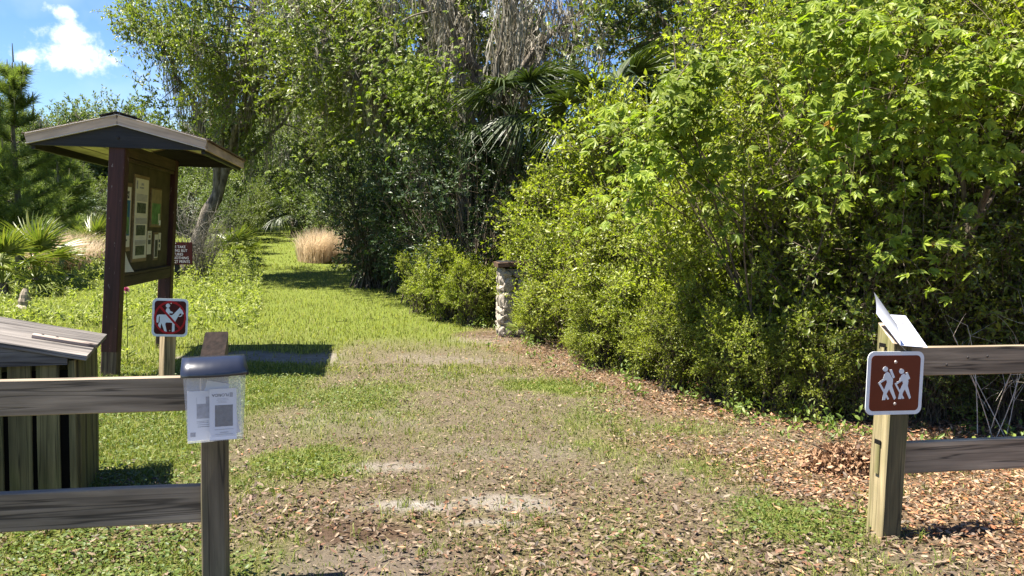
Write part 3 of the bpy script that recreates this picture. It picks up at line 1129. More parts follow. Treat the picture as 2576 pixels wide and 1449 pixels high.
for dx, dz in ((.42, .015), (.30, -.02), (.535, .02)):
    mbd = dome(0, 0, .007, 0, .004)
    o = link('nail', mbd.mesh('nail', [M['steel']]), fr, Matrix.Translation(FX * dx - FY * .0212 + Vector((0, 0, .90 + dz))) @ Matrix.Rotation(FA, 4, 'Z'))
# left run
PL = Vector((-1.265, 3.222, 0)) + FX * .048 + FY * .06
fl = thing('rail_fence', 'dark weathered timber rail fence whose end post carries the brochure box', 'fence', PL)
beam('post', (0, 0, -.25), (.0, 0, 1.02), .094, .125, M['post_l'], fl, up=FY, e=.005, K=7, jit=.0012, topslope=.72, endmat=M['endgrain_d'])
for z0, z1, h in ((.826, .806, .142), (.362, .36, .155)):
    a = Vector((0, 0, z1)) - FX * 2.4 - FY * .02
    b = Vector((0, 0, z0)) + FX * .03 - FY * .02
    beam('rail', a, b, .042, h, M['rail'], fl, K=6, jit=.0006)


# ------------------------------------------------------------------ signs
def sign_root(name, label, pos, yaw, tilt=0.0, lean_=0.0):
    o = thing(name, label, 'sign')
    o.matrix_world = Matrix.Translation(pos) @ Matrix.Rotation(yaw, 4, 'Z') @ Matrix.Rotation(tilt, 4, 'X') @ Matrix.Rotation(lean_, 4, 'Y')
    return o


# hikers
hs = sign_root('hiking_sign', 'brown square sign with two white hikers on the mossy fence post', PR - FX * .030 - FY * .0715 + Vector((0, 0, .803)), FA, 0, math.radians(.4))
sw = .31
link('plate', prism(rrect(sw, .312, .035), -.002, .002).mesh('plate', [M['white']]), hs)
hpanel = link('panel', prism(rrect(sw - .038, .274, .022), -.0030, -.0021).mesh('panel', [M['signbrown']]), hs)
HK = [[('body', [(250, 915), (265, 880), (290, 865), (315, 885), (340, 930), (355, 950), (355, 1000), (350, 1025), (400, 1160), (380, 1180), (318, 1060), (295, 1105), (280, 1180), (247, 1180), (258, 1080), (275, 1030), (290, 985), (280, 955), (225, 990), (205, 1005), (192, 990), (245, 945)]),
       ('staff', [(200, 1005), (220, 995), (325, 1170), (305, 1178)]), ('pack', [(308, 848), (335, 842), (375, 930), (352, 942)]), ('head', circ(264, 838, 28))],
      [('body', [(432, 940), (448, 905), (475, 888), (498, 905), (520, 945), (530, 975), (525, 1025), (568, 1160), (550, 1175), (495, 1065), (475, 1100), (460, 1172), (423, 1172), (438, 1075), (455, 1030), (470, 1000), (460, 970), (400, 1010), (385, 1015), (375, 1000), (428, 965)]),
       ('staff', [(383, 1015), (400, 1008), (493, 1165), (475, 1173)]), ('pack', [(491, 882), (513, 875), (547, 945), (523, 960)]), ('head', circ(446, 864, 28))]]
for hk in HK:
    mb = MB()
    for q, (nm, pts) in enumerate(hk):
        prism([((px - 382) / 627 * sw, -(py - 995) / 700 * .312) for px, py in pts], -.0042 - q * .0002, -.0031, mb)
    link('hiker_symbol', mb.mesh('hiker_symbol', [M['white']]), hpanel)
for bx, bz in ((-.003, .104), (.004, -.102)):
    link('bolt', dome(bx, bz, .0085, -.003, .005).mesh('bolt', [M['bolt']]), hs)

# no horses, on its own short post
HB = at(415, 900, 6.85)
hp = thing('sign_post', 'short weathered wooden post under the no-horses sign', 'post', (HB[0], HB[1], 0))
beam('post', (0, 0, -.2), (.035, .0, .80), .10, .10, M['post_s'], hp, up=(math.sin(math.radians(-48)), math.cos(math.radians(-48)), 0), K=5, jit=.002)
hp.name = 'sign_post'
ns = at(428, 799, 6.77)
nh = sign_root('no_horses_sign', 'brown square sign with a white rider on horseback struck out in red', Vector(ns), math.radians(17), 0, math.radians(2.2))
nh.scale = (.90, 1, 1)
A = np.array([[835, -55], [-70, 920]], float)
Ai = np.linalg.inv(A)


def hz(px, py):
    u, v = Ai @ np.array([px - 643, py - 718])
    return (u * .315, -v * .325)


link('plate', prism(rrect(.315, .325, .04), -.002, .002).mesh('plate', [M['white']]), nh)
npanel = link('panel', prism(rrect(.275, .285, .028), -.003, -.0021).mesh('panel', [M['signdark']]), nh)
mb = MB()
prism([hz(*p) for p in [(390, 668), (540, 655), (690, 655), (730, 620), (870, 460), (885, 435), (890, 475), (940, 510), (968, 560), (965, 600), (930, 604), (905, 590), (870, 598), (845, 640), (760, 800), (745, 870), (740, 900), (735, 1050), (715, 1075), (690, 1075), (672, 1055), (690, 840), (640, 835), (545, 845), (525, 880), (555, 1060), (545, 1085), (510, 1088), (450, 910), (445, 870), (420, 930), (410, 1030), (370, 985), (360, 930), (375, 880), (398, 850), (405, 720), (395, 690)]], -.0042, -.0031, mb)
prism([hz(*p) for p in [(322, 868), (330, 740), (345, 690), (390, 668), (402, 690), (385, 740), (372, 865)]], -.0044, -.0031, mb)
prism([hz(*p) for p in [(932, 600), (925, 640), (890, 672), (840, 675), (838, 655), (880, 650), (905, 630), (915, 600)]], -.0040, -.0031, mb)
link('horse_symbol', mb.mesh('horse_symbol', [M['white']]), npanel)
mb = MB()
prism([hz(*p) for p in [(550, 560), (558, 520), (580, 496), (612, 490), (640, 508), (645, 550), (715, 578), (705, 605), (660, 612), (632, 602), (632, 650), (600, 635), (552, 585)]], -.0045, -.0031, mb)
hc = hz(603, 435)
prism(circ(hc[0], hc[1], .0185), -.0045, -.0031, mb)
link('rider_symbol', mb.mesh('rider_symbol', [M['white']]), npanel)
mb = MB()
k = 40
ro, ri = .141, .1235
V = [(r_ * math.cos(2 * math.pi * q / k), yy, r_ * math.sin(2 * math.pi * q / k)) for yy in (-.0052, -.0031) for r_ in (ri, ro) for q in range(k)]
i = np.arange(k)
j = (i + 1) % k
mb.add(V, np.concatenate([np.stack([i, j, k + j, k + i], 1), np.stack([2 * k + i, 2 * k + j, 3 * k + j, 3 * k + i], 1)[:, ::-1], np.stack([k + i, k + j, 3 * k + j, 3 * k + i], 1), np.stack([i, j, 2 * k + j, 2 * k + i], 1)[:, ::-1]]))
dx = math.cos(math.radians(-46)) * .13
dz_ = math.sin(math.radians(-46)) * .13
nx_, nz_ = -dz_ / .13 * .0095, dx / .13 * .0095
prism([(-dx + nx_, -dz_ + nz_), (-dx - nx_, -dz_ - nz_), (dx - nx_, dz_ - nz_), (dx + nx_, dz_ + nz_)], -.0050, -.0032, mb)
link('red_ring', mb.mesh('red_ring', [M['redpaint']]), npanel)
for p in ((680, 372), (625, 1032)):
    q = hz(*p)
    link('bolt', dome(q[0], q[1], .006, -.003, .004).mesh('bolt', [M['bolt']]), nh)

# please take nothing sign
gq = gp(446, 719)
pts_ = thing('notice_sign', 'dark brown board on a post with five routed lines of capitals', 'sign', tuple(gq), math.radians(6))
dd = gq[1]
u_ = dd / FV
beam('post', (-.0, .0, -.2), (0, 0, 100 * u_), .10, .09, M['kdark'], pts_, up=(0, 1, 0))
cz_ = float(at(449, 637, dd)[2] - gq[2])
bw, bh = 79 * u_, 56 * u_
nboard = link('board', prism([(a_, b_ + cz_) for a_, b_ in rrect(bw, bh, .03)], -.085, -.052).mesh('board', [M['signdark']]), pts_)
for q, tx_ in enumerate(('PLEASE TAKE', 'NOTHING BUT', 'PICTURES', 'LEAVE NOTHING', 'BUT FOOT PRINTS')):
    link('lettering', text_mesh(tx_, bh * .165, mat=M['signtext'], xs=.88), nboard, Matrix.Translation((0, -.0865, cz_ + bh * (.255 - .165 * q) - bh * .02)))
for bz in (.44, -.44):
    link('bolt', dome(0, cz_ + bh * bz, .012, -.085, .006).mesh('bolt', [M['bolt']]), pts_)

# ------------------------------------------------------------------ information kiosk
KS = 1.234
KB = Vector((-3.233 * KS, 6.396 * KS, 0))


def zf(z):
    return CAMH + (z - CAMH) * KS


KA = math.radians(10)
kx = thing('information_kiosk', 'roofed trail notice board on two maroon posts', 'kiosk', KB, KA)
SH = math.tan(math.radians(3.0))


def kp(x, y, z):
    return Vector((KS * x + zf(z) * SH, KS * y, zf(z)))


KD = 1.66
for yy in (0, KD):
    beam('post', kp(0, yy, .5), kp(0, yy, 2.17), .15, .15, M['maroon'], kx, up=(0, 1, 0), e=.007, K=5, jit=.001)
    beam('post_foot', kp(0, yy, .1), kp(0, yy, .5), .1485, .1485, M['wornpaint'], kx, up=(0, 1, 0), e=.007, K=4, jit=.0015)
upn = Vector((1, 0, -SH)).normalized()
# board: sheet between the posts
beam('notice_board', kp(.0, .062, 1.59), kp(.0, KD - .062, 1.59), 1.21, .037, M['panel'], kx, up=upn, e=.002)
beam('bottom_rail', kp(.018, .0625, 1.055), kp(.018, KD - .0625, 1.055), .11, .092, M['kbrown'], kx, up=upn)
beam('ledge', kp(.03, .0625, 1.112), kp(.03, KD - .0625, 1.112), .027, .06, M['kbrown'], kx, up=upn)
beam('header', kp(.018, .0625, 2.115), kp(.018, KD - .0625, 2.115), .12, .10, M['kbrown'], kx, up=upn)
beam('trim', kp(.028, .0625, 2.045), kp(.028, KD - .0625, 2.045), .037, .055, M['kbrown'], kx, up=upn)
# roof
RC, HW, ZE, ZA = .105 * KS + .01, .66 * KS, zf(2.165), zf(2.335)
Y0, Y1 = -.085 * KS, (KD + .12) * KS
slope = math.atan2(ZA - ZE, HW)
for sgn in (-1, 1):
    for yy in (Y0 - .015, Y1 + .015):          # gable fascias
        a = Vector((RC + sgn * HW, yy, ZE))
        b = Vector((RC, yy, ZA))
        if sgn > 0:
            a, b = b, a
        beam('fascia', a, b, .029, .086, M['fascia'], kx, up=(0, 0, 1), e=.002)
        for dz, dy in ((-.046, -.004), (.046, -.006)):
            o_ = Vector((0, dy if yy < 0 else -dy, dz))
            beam('drip_edge', a + o_, b + o_, .034, .008, M['fascia_e'], kx, up=(0, 0, 1), e=.001)
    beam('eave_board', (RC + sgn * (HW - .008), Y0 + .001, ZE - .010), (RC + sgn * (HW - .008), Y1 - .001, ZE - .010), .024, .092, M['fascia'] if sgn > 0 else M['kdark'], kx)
    beam('eave_beam', (RC + sgn * (HW - .042), Y0 + .04, ZE - .043), (RC + sgn * (HW - .042), Y1 - .04, ZE - .043), .036, .092, M['kdark'], kx)
    nb = 6
    for q in range(nb):
        f0, f1 = (q + .04) / nb, (q + .96) / nb
        fc = (f0 + f1) / 2
        xx = RC + sgn * (HW - .06) * (1 - fc)
        zz = ZE + (ZA - ZE) * fc - .012
        wd = (HW - .06) * (f1 - f0) / math.cos(slope)
        beam('soffit_plank', (xx, Y0 + .03, zz), (xx, Y1 - .03, zz), wd, .012, M['soffit'], kx, up=(sgn * math.sin(slope), 0, math.cos(slope)), e=.002)
    nt, nc = 12, 6
    tw = (Y1 - Y0 + .08) / nt
    tl = HW / nc / math.cos(slope) + .035
    sme = beam_mesh(tl, tw - .007, .010, .001).mesh('shingle', [M['shingle']])
    for q in range(nc):
        for w_ in range(nt):
            f = q / nc
            p_ = Vector((RC + sgn * (HW + .03) * (1 - f), Y0 - .04 + tw * (w_ + .5), ZE + .047 + (ZA - ZE) * f + .004 * (q % 2)))
            X = Vector((-sgn * math.cos(slope), 0, math.sin(slope) - .03)).normalized()
            Z = Vector((sgn * math.sin(slope), 0, math.cos(slope)))
            Z = (Z - X * Z.dot(X)).normalized()
            Yv = Z.cross(X)
            link('shingle', sme, kx, Matrix(((X.x, Yv.x, Z.x, p_.x), (X.y, Yv.y, Z.y, p_.y), (X.z, Yv.z, Z.z, p_.z), (0, 0, 0, 1))))
for q in range(9):
    L_ = (Y1 - Y0 + .09) / 9 + .03
    yy = Y0 - .045 + (Y1 - Y0 + .09) / 9 * q
    mb = prism([(-.16, -.0415), (0, 0), (.16, -.0415), (.16, -.032), (0, .011), (-.16, -.032)], 0, L_)
    link('ridge_cap', mb.mesh('ridge_cap', [M['shingle_d']]), kx, Matrix.Translation((RC, yy, ZA + .068 + .002 * (q % 2))))
for yy in (Y0 + .001, Y1 - .026):               # gable boards
    mb = prism([(RC - HW + .037, ZE - .055), (RC + HW - .037, ZE - .055), (RC + HW - .037, ZE - .025), (RC, ZA - .037), (RC - HW + .037, ZE - .025)], yy, yy + .025)
    link('gable_board', mb.mesh('gable_board', [M['kdark']]), kx)
link('bolt', dome(RC, ZE + .037, .016, Y0 + .001, .012).mesh('bolt', [M['steel']]), kx)

# ---- papers on the board: each its own thing
KM = Matrix.Translation(KB) @ Matrix.Rotation(KA, 4, 'Z')


def poster(name, label, y0, y1, z0, z1, back, prints, frame_=None, texts=()):
    """prints: (part name, u0,u1,v0,v1, material) in fractions of the sheet"""
    yc, zc = (y0 + y1) / 2, (z0 + z1) / 2
    w, h = (y1 - y0) * KS, (z1 - z0) * KS
    o = thing(name, label, 'notice')
    # local: x right along the board (+kiosk y), -y out of the board (+kiosk x)
    R = Matrix(((0, -1, 0, 0), (1, 0, 0, 0), (0, 0, 1, 0), (0, 0, 0, 1)))
    o.matrix_world = KM @ Matrix.Translation(kp(.0155, yc, zc)) @ Matrix.Rotation(math.radians(3), 4, 'Y') @ R
    lay = .0
    if frame_:
        frame_ *= KS
        link('frame', prism([(-w / 2 - frame_, -h / 2 - frame_), (w / 2 + frame_, -h / 2 - frame_), (w / 2 + frame_, h / 2 + frame_), (-w / 2 - frame_, h / 2 + frame_)], -.012, 0).mesh('frame', [M['frame']]), o)
        lay = -.012
    sh = link('sheet', prism([(-w / 2, -h / 2), (w / 2, -h / 2), (w / 2, h / 2), (-w / 2, h / 2)], lay - .003, lay).mesh('sheet', [back]), o)
    for q, (nm, u0, u1, v0, v1, m) in enumerate(prints):
        pts = [(-w / 2 + w * a_, -h / 2 + h * b_) for a_, b_ in ((u0, v0), (u1, v0), (u1, v1), (u0, v1))]
        link(nm, prism(pts, lay - .0038 - .0002 * q, lay - .003).mesh(nm, [m]), sh)
    for body, u, v, sz in texts:
        link('lettering', text_mesh(body, sz * KS, mat=M['ink']), sh, Matrix.Translation((-w / 2 + w * u, lay - .0045, -h / 2 + h * v)))
    return o


poster('trail_map', 'blue and green trail map poster beside the maroon front post', .085, .27, 1.335, 1.83, M['paper_c'],
       [('map_print', .02, .90, .19, .78, M['mapblue']), ('land_print', .08, .52, .24, .72, M['mapgreen']), ('land_print', .45, .80, .22, .50, M['mapgreen'])], .035, [('River', .45, .88, .05), ('Trail', .45, .81, .05), ('notice', .4, .10, .03)])
lines = [('text_line', .08, .92, v, v + .007, M['inkgrey']) for v in [.80, .785, .77, .755, .74, .725, .50, .485, .47, .455, .44, .22, .205, .19, .175]]
poster('text_poster', 'tall narrow white poster with three forest photographs', .39, .785, 1.23, 1.918, M['paper_c'],
       [('photo', .14, .84, .57, .70, M['photo_f']), ('photo', .14, .84, .29, .42, M['photo_f']), ('photo', .14, .84, .04, .16, M['photo_f']), ('heading_print', .06, .16, .87, .97, M['inkgrey']), ('heading_print', .30, .62, .88, .90, M['inkgrey']), ('heading_print', .42, .60, .92, .95, M['inkgrey'])] + lines, .03)
poster('wildlife_map', 'pale green map in a light wooden frame near the maroon back post', .90, 1.25, 1.515, 1.85, M['maptan'],
       [('map_print', .08, .92, .05, .62, M['mapgreen']), ('label_print', .72, .84, .08, .35, M['paper_c']), ('label_print', .82, .97, .02, .16, M['paper'])], .012)
poster('leaflet', 'narrow white leaflet with a dark photo, right beside the tall poster', .855, .985, 1.255, 1.468, M['paper_c'], [('photo', .15, .85, .43, .62, M['photo']), ('heading_print', .2, .8, .86, .90, M['inkgrey']), ('stripe', .25, .75, .70, .82, M['maptan'])])
poster('leaflet', 'narrow leaflet on a brown backing between two white leaflets', 1.065, 1.18, 1.215, 1.435, M['paper_c'], [('photo', .1, .9, .05, .78, M['photo'])], .02)
poster('leaflet', 'small white leaflet with dark pictures against the back post', 1.225, 1.32, 1.285, 1.45, M['paper_c'], [('photo', .2, .8, .45, .62, M['photo']), ('photo', .3, .75, .15, .35, M['photo'])])
# curled notice
cn = thing('loose_notice', 'white printed sheet curling off the board above the bottom rail', 'notice')
R_ = Matrix(((0, -1, 0, 0), (1, 0, 0, 0), (0, 0, 1, 0), (0, 0, 0, 1)))
cn.matrix_world = KM @ Matrix.Translation(kp(.0155, .085, 1.125)) @ Matrix.Rotation(math.radians(3), 4, 'Y') @ R_ @ Matrix.Scale(KS, 4)
mb = MB()
kk = 8
V, F = [], []
for q in range(kk):
    v = q / (kk - 1)
    for u in (0, .5, 1):
        V.append((u * (.21 - .10 * v), -.002 - .05 * (1 - v) ** 2 * u, .19 * v + .004))
for q in range(kk - 1):
    for u in range(2):
        F.append((q * 3 + u, q * 3 + u + 1, (q + 1) * 3 + u + 1, (q + 1) * 3 + u))
mb.add(V, F)
Vb = [(a_, b_ + .0012, c_) for a_, b_, c_ in V]
mb.add(Vb, [f[::-1] for f in F])
link('sheet', mb.mesh('sheet', [M['paper_c']], True), cn)
link('heading_print', prism([(.005, .155), (.085, .155), (.085, .172), (.005, .172)], -.006, -.003).mesh('heading_print', [M['ink']]), cn)

# ------------------------------------------------------------------ plank bin with sloping lid
BA = math.radians(20.8)
BX = Vector((math.cos(BA), math.sin(BA), 0))
BY = Vector((-math.sin(BA), math.cos(BA), 0))
bn = thing('wooden_bin', 'mossy plank bin with a sloping grey lid behind the dark rail fence', 'bin', Vector((-2.261, 4.122, 0)), BA)
DEP, LEN, HR = .80, 1.5, .818
SL = math.tan(math.radians(12.0))
for q in range(9):
    x1 = -.075 - q * .128
    beam('plank', (x1 - .055, .0, .02), (x1 - .055, .0, HR - .03 + max(0, (-x1 - .1)) * SL * .0), .104, .022, M['bin'], bn, up=(0, -1, 0), e=.003, K=3, jit=.0012)
# added near-black sheets, painted shade behind the plank gaps
beam('gap_shade_sheet', (-LEN, .03, .38), (-.03, .03, .38), .74, .02, M['dark'], bn, up=(0, -1, 0))
# header board with sloping top
mb = prism([(-.035, HR - .03), (-.035, HR + .004), (-LEN, HR + .004 + (LEN - .035) * SL), (-LEN, HR - .03)], -.034, -.0115)
link('header_board', mb.mesh('header_board', [M['binlid']]), bn)
beam('corner_post', (-.018, .012, .0), (-.018, .012, HR - .012), .034, .06, M['bin'], bn, up=(0, 1, 0))
for q in range(6):
    y1 = .075 + q * .125
    beam('plank', (.0 - .002 * (q % 2), y1, .0), (.0 - .002 * (q % 2), y1, HR - .018), .022, .112, M['bin'], bn, up=(0, 1, 0), e=.003, K=3, jit=.0015)
beam('gap_shade_sheet', (-.03, .04, .38), (-.03, DEP, .38), .72, .02, M['dark'], bn, up=(1, 0, 0))  # second added dark sheet, shade behind the side planks
# lid planks run down the slope
for q in range(4):
    y1 = -.045 + (q + .5) * (DEP + .08) / 4
    x0 = .055
    beam('lid_plank', (-LEN, y1, HR + .014 + (LEN + 0) * SL + .002 * (q % 2)), (x0, y1, HR + .014 - x0 * SL + .002 * (q % 2)), (DEP + .08) / 4 - .005, .028, M['binlid'], bn, up=(SL, 0, 1), e=.003, K=6, jit=.0008)
for q in range(9):
    x1 = -.06 - q * .16
    beam('plank', (x1 - .08, DEP, .02), (x1 - .08, DEP, HR + .004 - x1 * SL), .15, .022, M['bin'], bn, up=(0, -1, 0), e=.003)
hx0, hx1 = -.235, .055
mb = beam_mesh(.31, .05, .026, .006, 6)
V = mb.v[0]
for k_ in range(6):
    if k_ >= 4:
        V[k_ * 8:(k_ + 1) * 8, 1] *= (.85, .35)[k_ - 4]
hh = link('handle', mb.mesh('handle', [M['handle']]), bn, frame((hx0, .24, HR + .042 - hx0 * SL), (hx1 + .05, .225, HR + .042 - (hx1 + .05) * SL), (SL, 0, 1)))
for dx in (.045, .115):
    mbd = dome(0, 0, .008, 0, .004)
    link('bolt', mbd.mesh('bolt', [M['steel']]), hh, Matrix.Translation((dx, 0, .013)) @ Matrix.Rotation(-math.pi / 2, 4, 'X'))

# ------------------------------------------------------------------ brochure box
bb_ = thing('brochure_box', 'cloudy clear plastic brochure box with a navy lid on the dark fence post', 'box')
BC = at(539, 1006, 3.14)
bb_.matrix_world = Matrix.Translation((BC[0], BC[1], BC[2])) @ Matrix.Rotation(math.radians(23), 4, 'Z') @ Matrix.Rotation(math.radians(-.6), 4, 'Y') @ Matrix.Scale(.96, 4)
bw, bd, bh = .232, .10, .285
zb = -.155


def shell(w0, w1, d0, d1, z0, z1, th):
    """open-topped tapered box with walls"""
    mb = MB()
    o_ = [(-w0 / 2, -d0, z0), (w0 / 2, -d0, z0), (w0 / 2, 0, z0), (-w0 / 2, 0, z0), (-w1 / 2, -d1, z1), (w1 / 2, -d1, z1), (w1 / 2, 0, z1), (-w1 / 2, 0, z1)]
    mb.add(o_, [(3, 2, 1, 0), (0, 1, 5, 4), (1, 2, 6, 5), (2, 3, 7, 6), (3, 0, 4, 7)])
    return mb


link('body', shell(.212, .238, .075, .098, zb, zb + bh, .003).mesh('body', [M['plastic']]), bb_)
# bowed lid
mb = MB()
kk = 9
rows = []
for (zo, yo, fl_) in ((0, 0, 0), (.022, 0, 0), (.055, .035, 1)):
    pass
top, bot, rim = [], [], []
for q in range(kk):
    u = -1 + 2 * q / (kk - 1)
    xx = u * .128
    bow = .028 * (1 - u * u)
    bot.append((xx, -.108 - bow, zb + bh - .012))
    rim.append((xx, -.112 - bow, zb + bh + .006))
    top.append((xx * .94, -.035 - bow * .2, zb + bh + .055))
back = [(b_[0] * .94, .003, zb + bh + .055) for b_ in bot]
backb = [(b_[0], .003, zb + bh - .012) for b_ in bot]
V = bot + rim + top + back + backb
F = []
for r_ in range(4):
    for q in range(kk - 1):
        F.append((r_ * kk + q, r_ * kk + q + 1, (r_ + 1) * kk + q + 1, (r_ + 1) * kk + q))
mb.add(V, F)
mb.f.append((np.array([[0, kk, 2 * kk, 3 * kk, 4 * kk]]), 0))
mb.f.append((np.array([[kk - 1, 5 * kk - 1, 4 * kk - 1, 3 * kk - 1, 2 * kk - 1]]), 0))
link('lid', mb.mesh('lid', [M['lid']], True), bb_)
link('back_plate', prism(rrect(.21, .27, .01), -.003, .004).mesh('back_plate', [M['plastic']]), bb_, Matrix.Translation((0, 0, zb + .14)))


def brochure(label, x, z, w, h, tilt, dep, prints, lean_=0):
    o = thing('brochure', label, 'brochure')
    o.matrix_world = bb_.matrix_world @ Matrix.Translation((x, -dep, z)) @ Matrix.Rotation(math.radians(tilt), 4, 'Y') @ Matrix.Rotation(math.radians(lean_), 4, 'X')
    sh = link('sheet', prism([(-w / 2, -h / 2), (w / 2, -h / 2), (w / 2, h / 2), (-w / 2, h / 2)], -.002, .002).mesh('sheet', [M['paper']]), o)
    for q, pr in enumerate(prints):
        if isinstance(pr[0], str) and pr[0] == 'text':
            _, body, u, v, sz = pr
            link('lettering', text_mesh(body, sz, mat=M['ink']), sh, Matrix.Translation((w * u, -.0028, h * v)) @ Matrix.Rotation(math.pi, 4, 'Y'))
            continue
        nm, u0, u1, v0, v1, m = pr
        link(nm, prism([(w * a_, h * b_) for a_, b_ in ((u0, v0), (u1, v0), (u1, v1), (u0, v1))], -.0027 - .0001 * q, -.002).mesh(nm, [m]), sh)
    return o


zc = zb + .10
brochure('white brochure with a dark photo in the middle of the plastic box', .030, zb + .108, .104, .208, 1.0, .068,
         [('photo', -.30, .36, -.24, .18, M['photo']), ('text', 'FLORIDA', -.10, .40, .016), ('text_line', -.22, .18, .30, .305, M['inkgrey']), ('text_line', -.25, .2, .275, .28, M['inkgrey']), ('text_line', -.18, .12, .25, .255, M['inkgrey']), ('text_line', -.22, .14, .225, .23, M['inkgrey']), ('crest', .24, .36, .33, .42, M['inkgrey']), ('text_line', -.32, .38, -.30, -.293, M['inkgrey']), ('text_line', -.12, .2, -.36, -.35, M['inkgrey']), ('text_line', -.3, .36, -.395, -.388, M['inkgrey'])], -4)
brochure('white brochure with a grey map panel behind the photo brochure', -.055, zb + .105, .10, .20, 0.5, .052,
         [('map_print', -.15, .45, -.06, .38, M['inkgrey']), ('label_print', -.14, .2, .24, .38, M['paper']), ('text_line', -.15, .3, -.12, -.11, M['inkgrey']), ('text_line', -.15, .3, -.15, -.14, M['inkgrey']), ('text_line', -.12, .4, -.19, -.18, M['inkgrey']), ('text_line', -.12, .4, -.23, -.222, M['ink']), ('seal', -.4, -.2, -.42, -.33, M['inkgrey'])], -4)
brochure('white brochure slumped at an angle in the plastic box corner', .052, zb + .105, .06, .18, -10, .038, [('text_line', -.3, .3, .1, .105, M['inkgrey']), ('text_line', -.3, .3, .06, .065, M['inkgrey']), ('photo', -.35, -.15, -.12, -.04, M['photo'])])
brochure('folded white sheet leaning at the back of the plastic box', -.005, zb + .145, .09, .18, 14, .024, [('text_line', -.2, .2, .2, .206, M['inkgrey'])])

# ------------------------------------------------------------------ laminated sheet on the right post
ls = thing('laminated_sheet', 'open folded laminated sheet lying on the slanted top of the mossy post', 'sheet')
Kb, Kf = Vector(at(2205, 789, 3.985)), Vector(at(2266, 869, 3.86))
Bb, Bf = Vector(at(2278, 794, 4.03)), Vector(at(2334, 874, 3.905))
Ab, Af = Vector(at(2199, 735, 3.985)), Vector(at(2256, 815, 3.86))


def quad_sheet(name, a, b, c, d, m, th=.0012, bend=0.0):
    mb = MB()
    n_ = (b - a).cross(d - a).normalized()
    k = 6
    V, F = [], []
    for q in range(k):
        t = q / (k - 1)
        l, r = a.lerp(d, t), b.lerp(c, t)
        off = n_ * bend * math.sin(t * math.pi)
        V += [l + off, r + off]
    for q in range(k - 1):
        F.append((q * 2, q * 2 + 1, q * 2 + 3, q * 2 + 2))
    V = [tuple(v) for v in V]
    mb.add(V, F)
    mb.add([tuple(Vector(v) - n_ * th) for v in V], [f[::-1] for f in F])
    return mb


lleaf = link('lower_leaf', quad_sheet('lower_leaf', Kf, Bf, Bb, Kb, M['paper']).mesh('lower_leaf', [M['laminate']]), ls)
link('upper_leaf', quad_sheet('upper_leaf', Kf, Kb, Ab, Af, M['paper'], bend=.006).mesh('upper_leaf', [M['laminate']], True), ls)
nB = (Bf - Kf).cross(Kb - Kf).normalized()
if nB.z < 0:
    nB = -nB


def onB(u, v):
    return Kf.lerp(Bf, u).lerp(Kb.lerp(Bb, u), v) + nB * .0012


for nm, u0, u1, v0, v1, m in (('heading_print', .52, .95, .70, .86, 'inkgrey'), ('text_line', .55, .85, .50, .515, 'inkgrey'), ('text_line', .55, .85, .44, .455, 'inkgrey'), ('text_line', .5, .7, .38, .395, 'inkgrey'), ('text_line', .4, .95, .16, .18, 'inkgrey')):
    link(nm, quad_sheet(nm, onB(u0, v0), onB(u1, v0), onB(u1, v1), onB(u0, v1), None, th=.0006).mesh(nm, [M[m]]), lleaf)
link('clip', quad_sheet('clip', Kf, Kf + Vector((.03, 0, -.03)), Kb + Vector((.03, 0, -.03)), Kb, None).mesh('clip', [M['plastic']]), ls)

# ------------------------------------------------------------------ stone pillar with wooden cap
rgs = np.random.default_rng(88)
pp = gp(1275, 846)
pil = thing('stone_pillar', 'squat rubble-stone pillar with a slanted brown wooden cap', 'pillar', (pp[0] + .1, pp[1] + .1, float(gz(pp[0], pp[1]))), math.radians(8))
PW, PH = .46, 1.02
core = prism([(-PW / 2 + .05, -.1), (PW / 2 - .05, -.1), (PW / 2 - .06, PH - .02), (-PW / 2 + .06, PH - .02)], -PW / 2 + .05, PW / 2 - .05)
link('mortar_core', core.mesh('mortar_core', [M['mortar']]), pil)
smeshes = []
for q in range(7):
    u = []
    mb = MB()
    # squashed 20-face lump
    ph = (1 + 5 ** .5) / 2
    iv = norm(np.array([(-1, ph, 0), (1, ph, 0), (-1, -ph, 0), (1, -ph, 0), (0, -1, ph), (0, 1, ph), (0, -1, -ph), (0, 1, -ph), (ph, 0, -1), (ph, 0, 1), (-ph, 0, -1), (-ph, 0, 1)], float))
    iv = iv * rgs.uniform(.72, 1.2, (12, 1))
    iv = np.sign(iv) * np.abs(iv) ** .55
    mb.add(iv * .5, [(0, 11, 5), (0, 5, 1), (0, 1, 7), (0, 7, 10), (0, 10, 11), (1, 5, 9), (5, 11, 4), (11, 10, 2), (10, 7, 6), (7, 1, 8), (3, 9, 4), (3, 4, 2), (3, 2, 6), (3, 6, 8), (3, 8, 9), (4, 9, 5), (2, 4, 11), (6, 2, 10), (8, 6, 7), (9, 8, 1)])
    smeshes.append(mb.mesh('stone', [M['stone']]))
for face in range(4):
    a = face * math.pi / 2
    z = .0
    while z < PH - .05:
        hh_ = rgs.uniform(.10, .24)
        s = -PW / 2 + .02
        while s < PW / 2 - .04:
            ww = rgs.uniform(.14, .30)
            ww = min(ww, PW / 2 + .02 - s)
            lx, ly = s + ww / 2, -PW / 2 + .045
            X, Yq = lx * math.cos(a) - ly * math.sin(a), lx * math.sin(a) + ly * math.cos(a)
            m_ = Matrix.Translation((X, Yq, min(z + hh_ / 2, PH - hh_ / 2))) @ Matrix.Rotation(a, 4, 'Z') @ Matrix.Rotation(rgs.uniform(-.25, .25), 4, 'Y') @ Matrix.Diagonal((ww * 1.08, .15, hh_ * 1.12, 1))
            link('stone', smeshes[int(rgs.integers(0, 7))], pil, m_)
            s += ww
        z += hh_ * .96
